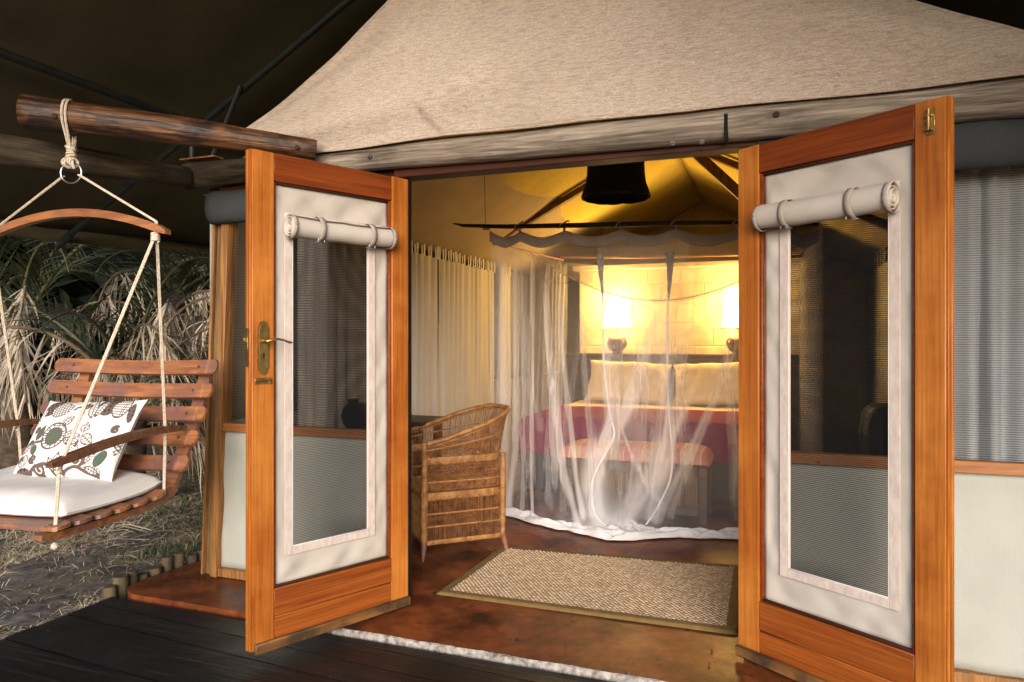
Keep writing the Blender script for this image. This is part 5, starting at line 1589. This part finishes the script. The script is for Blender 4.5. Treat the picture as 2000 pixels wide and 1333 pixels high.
for k, (L_, el, dr) in enumerate(((1.5, .75, 2.0), (1.4, .3, 1.3), (1.7, 1.15, 2.7), (1.4, -.1, .8), (1.5, .4, 1.0), (1.8, 1.3, 2.0))):
    dead.append(proto(*frond(L_, el, dr, True, 60+k, 30, .0115, .42), True, 'dead_frond'))
def palm(x, y, zc, label, nl, nd, seed, scale=1.0, dirs=None):
    rr = random.Random(seed)
    z0_ = gz(x, y)
    t = thing('palm', label, 'palm', (x, y, z0_), 0, 'palms beside the tent')
    prof = [(.13*scale*(1+.12*(k % 2)), k*zc/9) for k in range(10)]
    prof[0] = (.16*scale, -.08)
    b = MB().lathe(prof+[(.05, zc+.12)], 12); b.v = [(p[0]*(1+.2*nz(p[2]*9, p[0]*9, seed)), p[1]*(1+.2*nz(p[2]*8, p[1]*9, seed)), p[2]) for p in b.v]
    b.build('trunk', m_trunk, t, world=False)
    for i in range(nl+nd):
        dd = i >= nl
        lf, st = rr.choice(dead if dd else live)
        a = rr.uniform(0, 2*pi)
        if dirs and i % 3: a = rr.uniform(*dirs)
        s_ = scale*rr.uniform(.8, 1.15)
        o = bpy.data.objects.new('dead_frond' if dd else 'frond', st); C.objects.link(o); o.parent = t
        o.location = (.05*cos(a), .05*sin(a), zc*(rr.uniform(.55, 1) if dd else 1)); o.rotation_euler = (rr.uniform(-.2, .2), rr.uniform(-.15, .15), a); o.scale = (s_,)*3
        l = bpy.data.objects.new('leaflets', lf); C.objects.link(l); l.parent = o
pl_ = [(-3.35, 1.35, .95, 'low green palm with upright stalks and a skirt of dead fronds', 4, 9, 1, 1.0, (-1.5, 1.0)),
       (-3.9, 2.7, 1.5, 'taller palm shedding long bleached fronds behind the swing seat', 3, 10, 2, 1.05, (-1.6, .6)),
       (-2.75, 3.2, 1.9, 'palm hung with dead brown fronds beside the tent corner', 2, 9, 3, .95, (-2.2, -.4)),
       (-4.9, 1.5, 1.4, 'broad green palm standing furthest out past the swing seat', 5, 8, 4, 1.1, (-1.6, .6)),
       (-3.3, 4.6, 1.6, 'shaded palm standing deep behind the tent corner', 5, 14, 5, 1.1, (-2.2, 0)),
       (-5.2, 3.6, 1.9, 'tall shaded palm at the back of the palm clump', 6, 14, 6, 1.2, (-1.7, .4))]
for a in pl_: palm(*a)
# single fronds reaching out over the grass
def reach(k, idx, ang, z, s_, dd=True):
    t = [o for o in C.objects if o.name.split('.')[0] == 'palm'][k]
    lf, st = (dead if dd else live)[idx]
    o = bpy.data.objects.new('dead_frond' if dd else 'frond', st); C.objects.link(o); o.parent = t
    o.location = (0, 0, z); o.rotation_euler = (0, 0, ang); o.scale = (s_,)*3
    l = bpy.data.objects.new('leaflets', lf); C.objects.link(l); l.parent = o
for a in ((0, 4, .30, .80, .85), (0, 1, .02, .55, .9), (0, 4, -.45, .95, .8), (0, 0, .6, .9, .9), (0, 0, -.9, 1.0, .9), (2, 2, -.9, 1.9, .8), (2, 0, -1.7, 1.9, .9), (1, 4, -.1, 1.3, 1.1), (1, 0, .3, 1.4, 1.1)): reach(*a)
for a in ((0, 0, -.3, .95, 1.0), (0, 1, -1.0, .95, 1.0), (3, 2, -.4, 1.4, 1.0)): reach(*a, False)
# dark thicket behind the palms
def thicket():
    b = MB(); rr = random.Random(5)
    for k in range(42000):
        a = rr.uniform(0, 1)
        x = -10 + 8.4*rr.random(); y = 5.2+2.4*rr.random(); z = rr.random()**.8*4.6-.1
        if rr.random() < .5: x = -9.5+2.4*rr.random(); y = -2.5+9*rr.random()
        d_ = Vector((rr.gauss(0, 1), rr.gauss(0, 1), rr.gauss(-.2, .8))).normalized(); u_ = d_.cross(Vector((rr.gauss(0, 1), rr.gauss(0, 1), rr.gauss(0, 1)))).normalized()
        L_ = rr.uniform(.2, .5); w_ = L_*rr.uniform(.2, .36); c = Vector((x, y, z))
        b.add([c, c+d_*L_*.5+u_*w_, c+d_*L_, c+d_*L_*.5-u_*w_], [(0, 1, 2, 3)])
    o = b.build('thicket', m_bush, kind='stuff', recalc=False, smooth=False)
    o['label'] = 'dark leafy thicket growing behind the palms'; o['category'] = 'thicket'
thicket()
# straw, dead leaflets and weeds on the ground
def cover(name, m, n, seed, lenr, wid, lift, label, cat, region, dens):
    rr = random.Random(seed); b = MB()
    k = 0
    while k < n:
        x = rr.uniform(*region[0]); y = rr.uniform(*region[1])
        if rr.random() > dens(x, y): continue
        k += 1
        if x > -1.52 and y < -.2: continue
        if x > -1.58 and y > -.45: continue
        z = gz(x, y)+.002; a = rr.uniform(0, 2*pi); L_ = rr.uniform(*lenr); w_ = wid*rr.uniform(.6, 1.4)
        el = abs(rr.gauss(0, lift)); c = Vector((x, y, z))
        d_ = Vector((cos(a)*cos(el), sin(a)*cos(el), sin(el))); s_ = Vector((-sin(a), cos(a), rr.uniform(-.4, .4)))*w_
        mid = c+d_*L_*.55+Vector((0, 0, .006)); bend = rr.uniform(-.4, .4)
        d2 = Vector((cos(a+bend)*cos(el*.4), sin(a+bend)*cos(el*.4), sin(el*.4-.15)))
        e_ = mid+d2*L_*.45; e_.z = max(e_.z, gz(e_.x, e_.y)+.003 if e_.x < -1.5 else GZ)
        b.add([c-s_, c+s_, mid+s_*.9, mid-s_*.9, e_], [(0, 1, 2, 3), (3, 2, 4)])
    o = b.build(name, m, kind='stuff', recalc=False, smooth=False)
    o['label'] = label; o['category'] = cat
reg = ((-4.6, -1.50), (-1.6, 2.6))
patch = lambda x, y: max(.03, min(1, .34+2.0*nz(x, y, 2, 1.9)+.8*nz(x, y, 8, 6) + .5*max(0, -y-.2) - .35*max(0, x+2.2)*(1 if y > -.4 else 0)))
cover('straw', m_straw, 36000, 3, (.03, .13), .0015, .22, 'bleached straw and dead leaflets strewn over the soil', 'straw', reg, patch)
cover('dead_leaflets', m_dead, 2600, 8, (.15, .42), .0045, .10, 'long dead palm leaflets fallen under the palms', 'leaflets', ((-4.8, -1.6), (.2, 3.4)), lambda x, y: min(1, max(.05, (y+.2)*.5)))
cover('weeds', m_weed, 2600, 5, (.04, .11), .004, .8, 'small green weeds growing among the straw', 'weeds', reg, lambda x, y: max(.0, min(1, -.25+2.2*nz(x+9, y, 2, 1.6))))
cover('leaf_litter', m_leaf, 2200, 6, (.012, .035), .0045, .4, 'small brown leaf litter on the soil', 'leaf litter', reg, lambda x, y: .5)
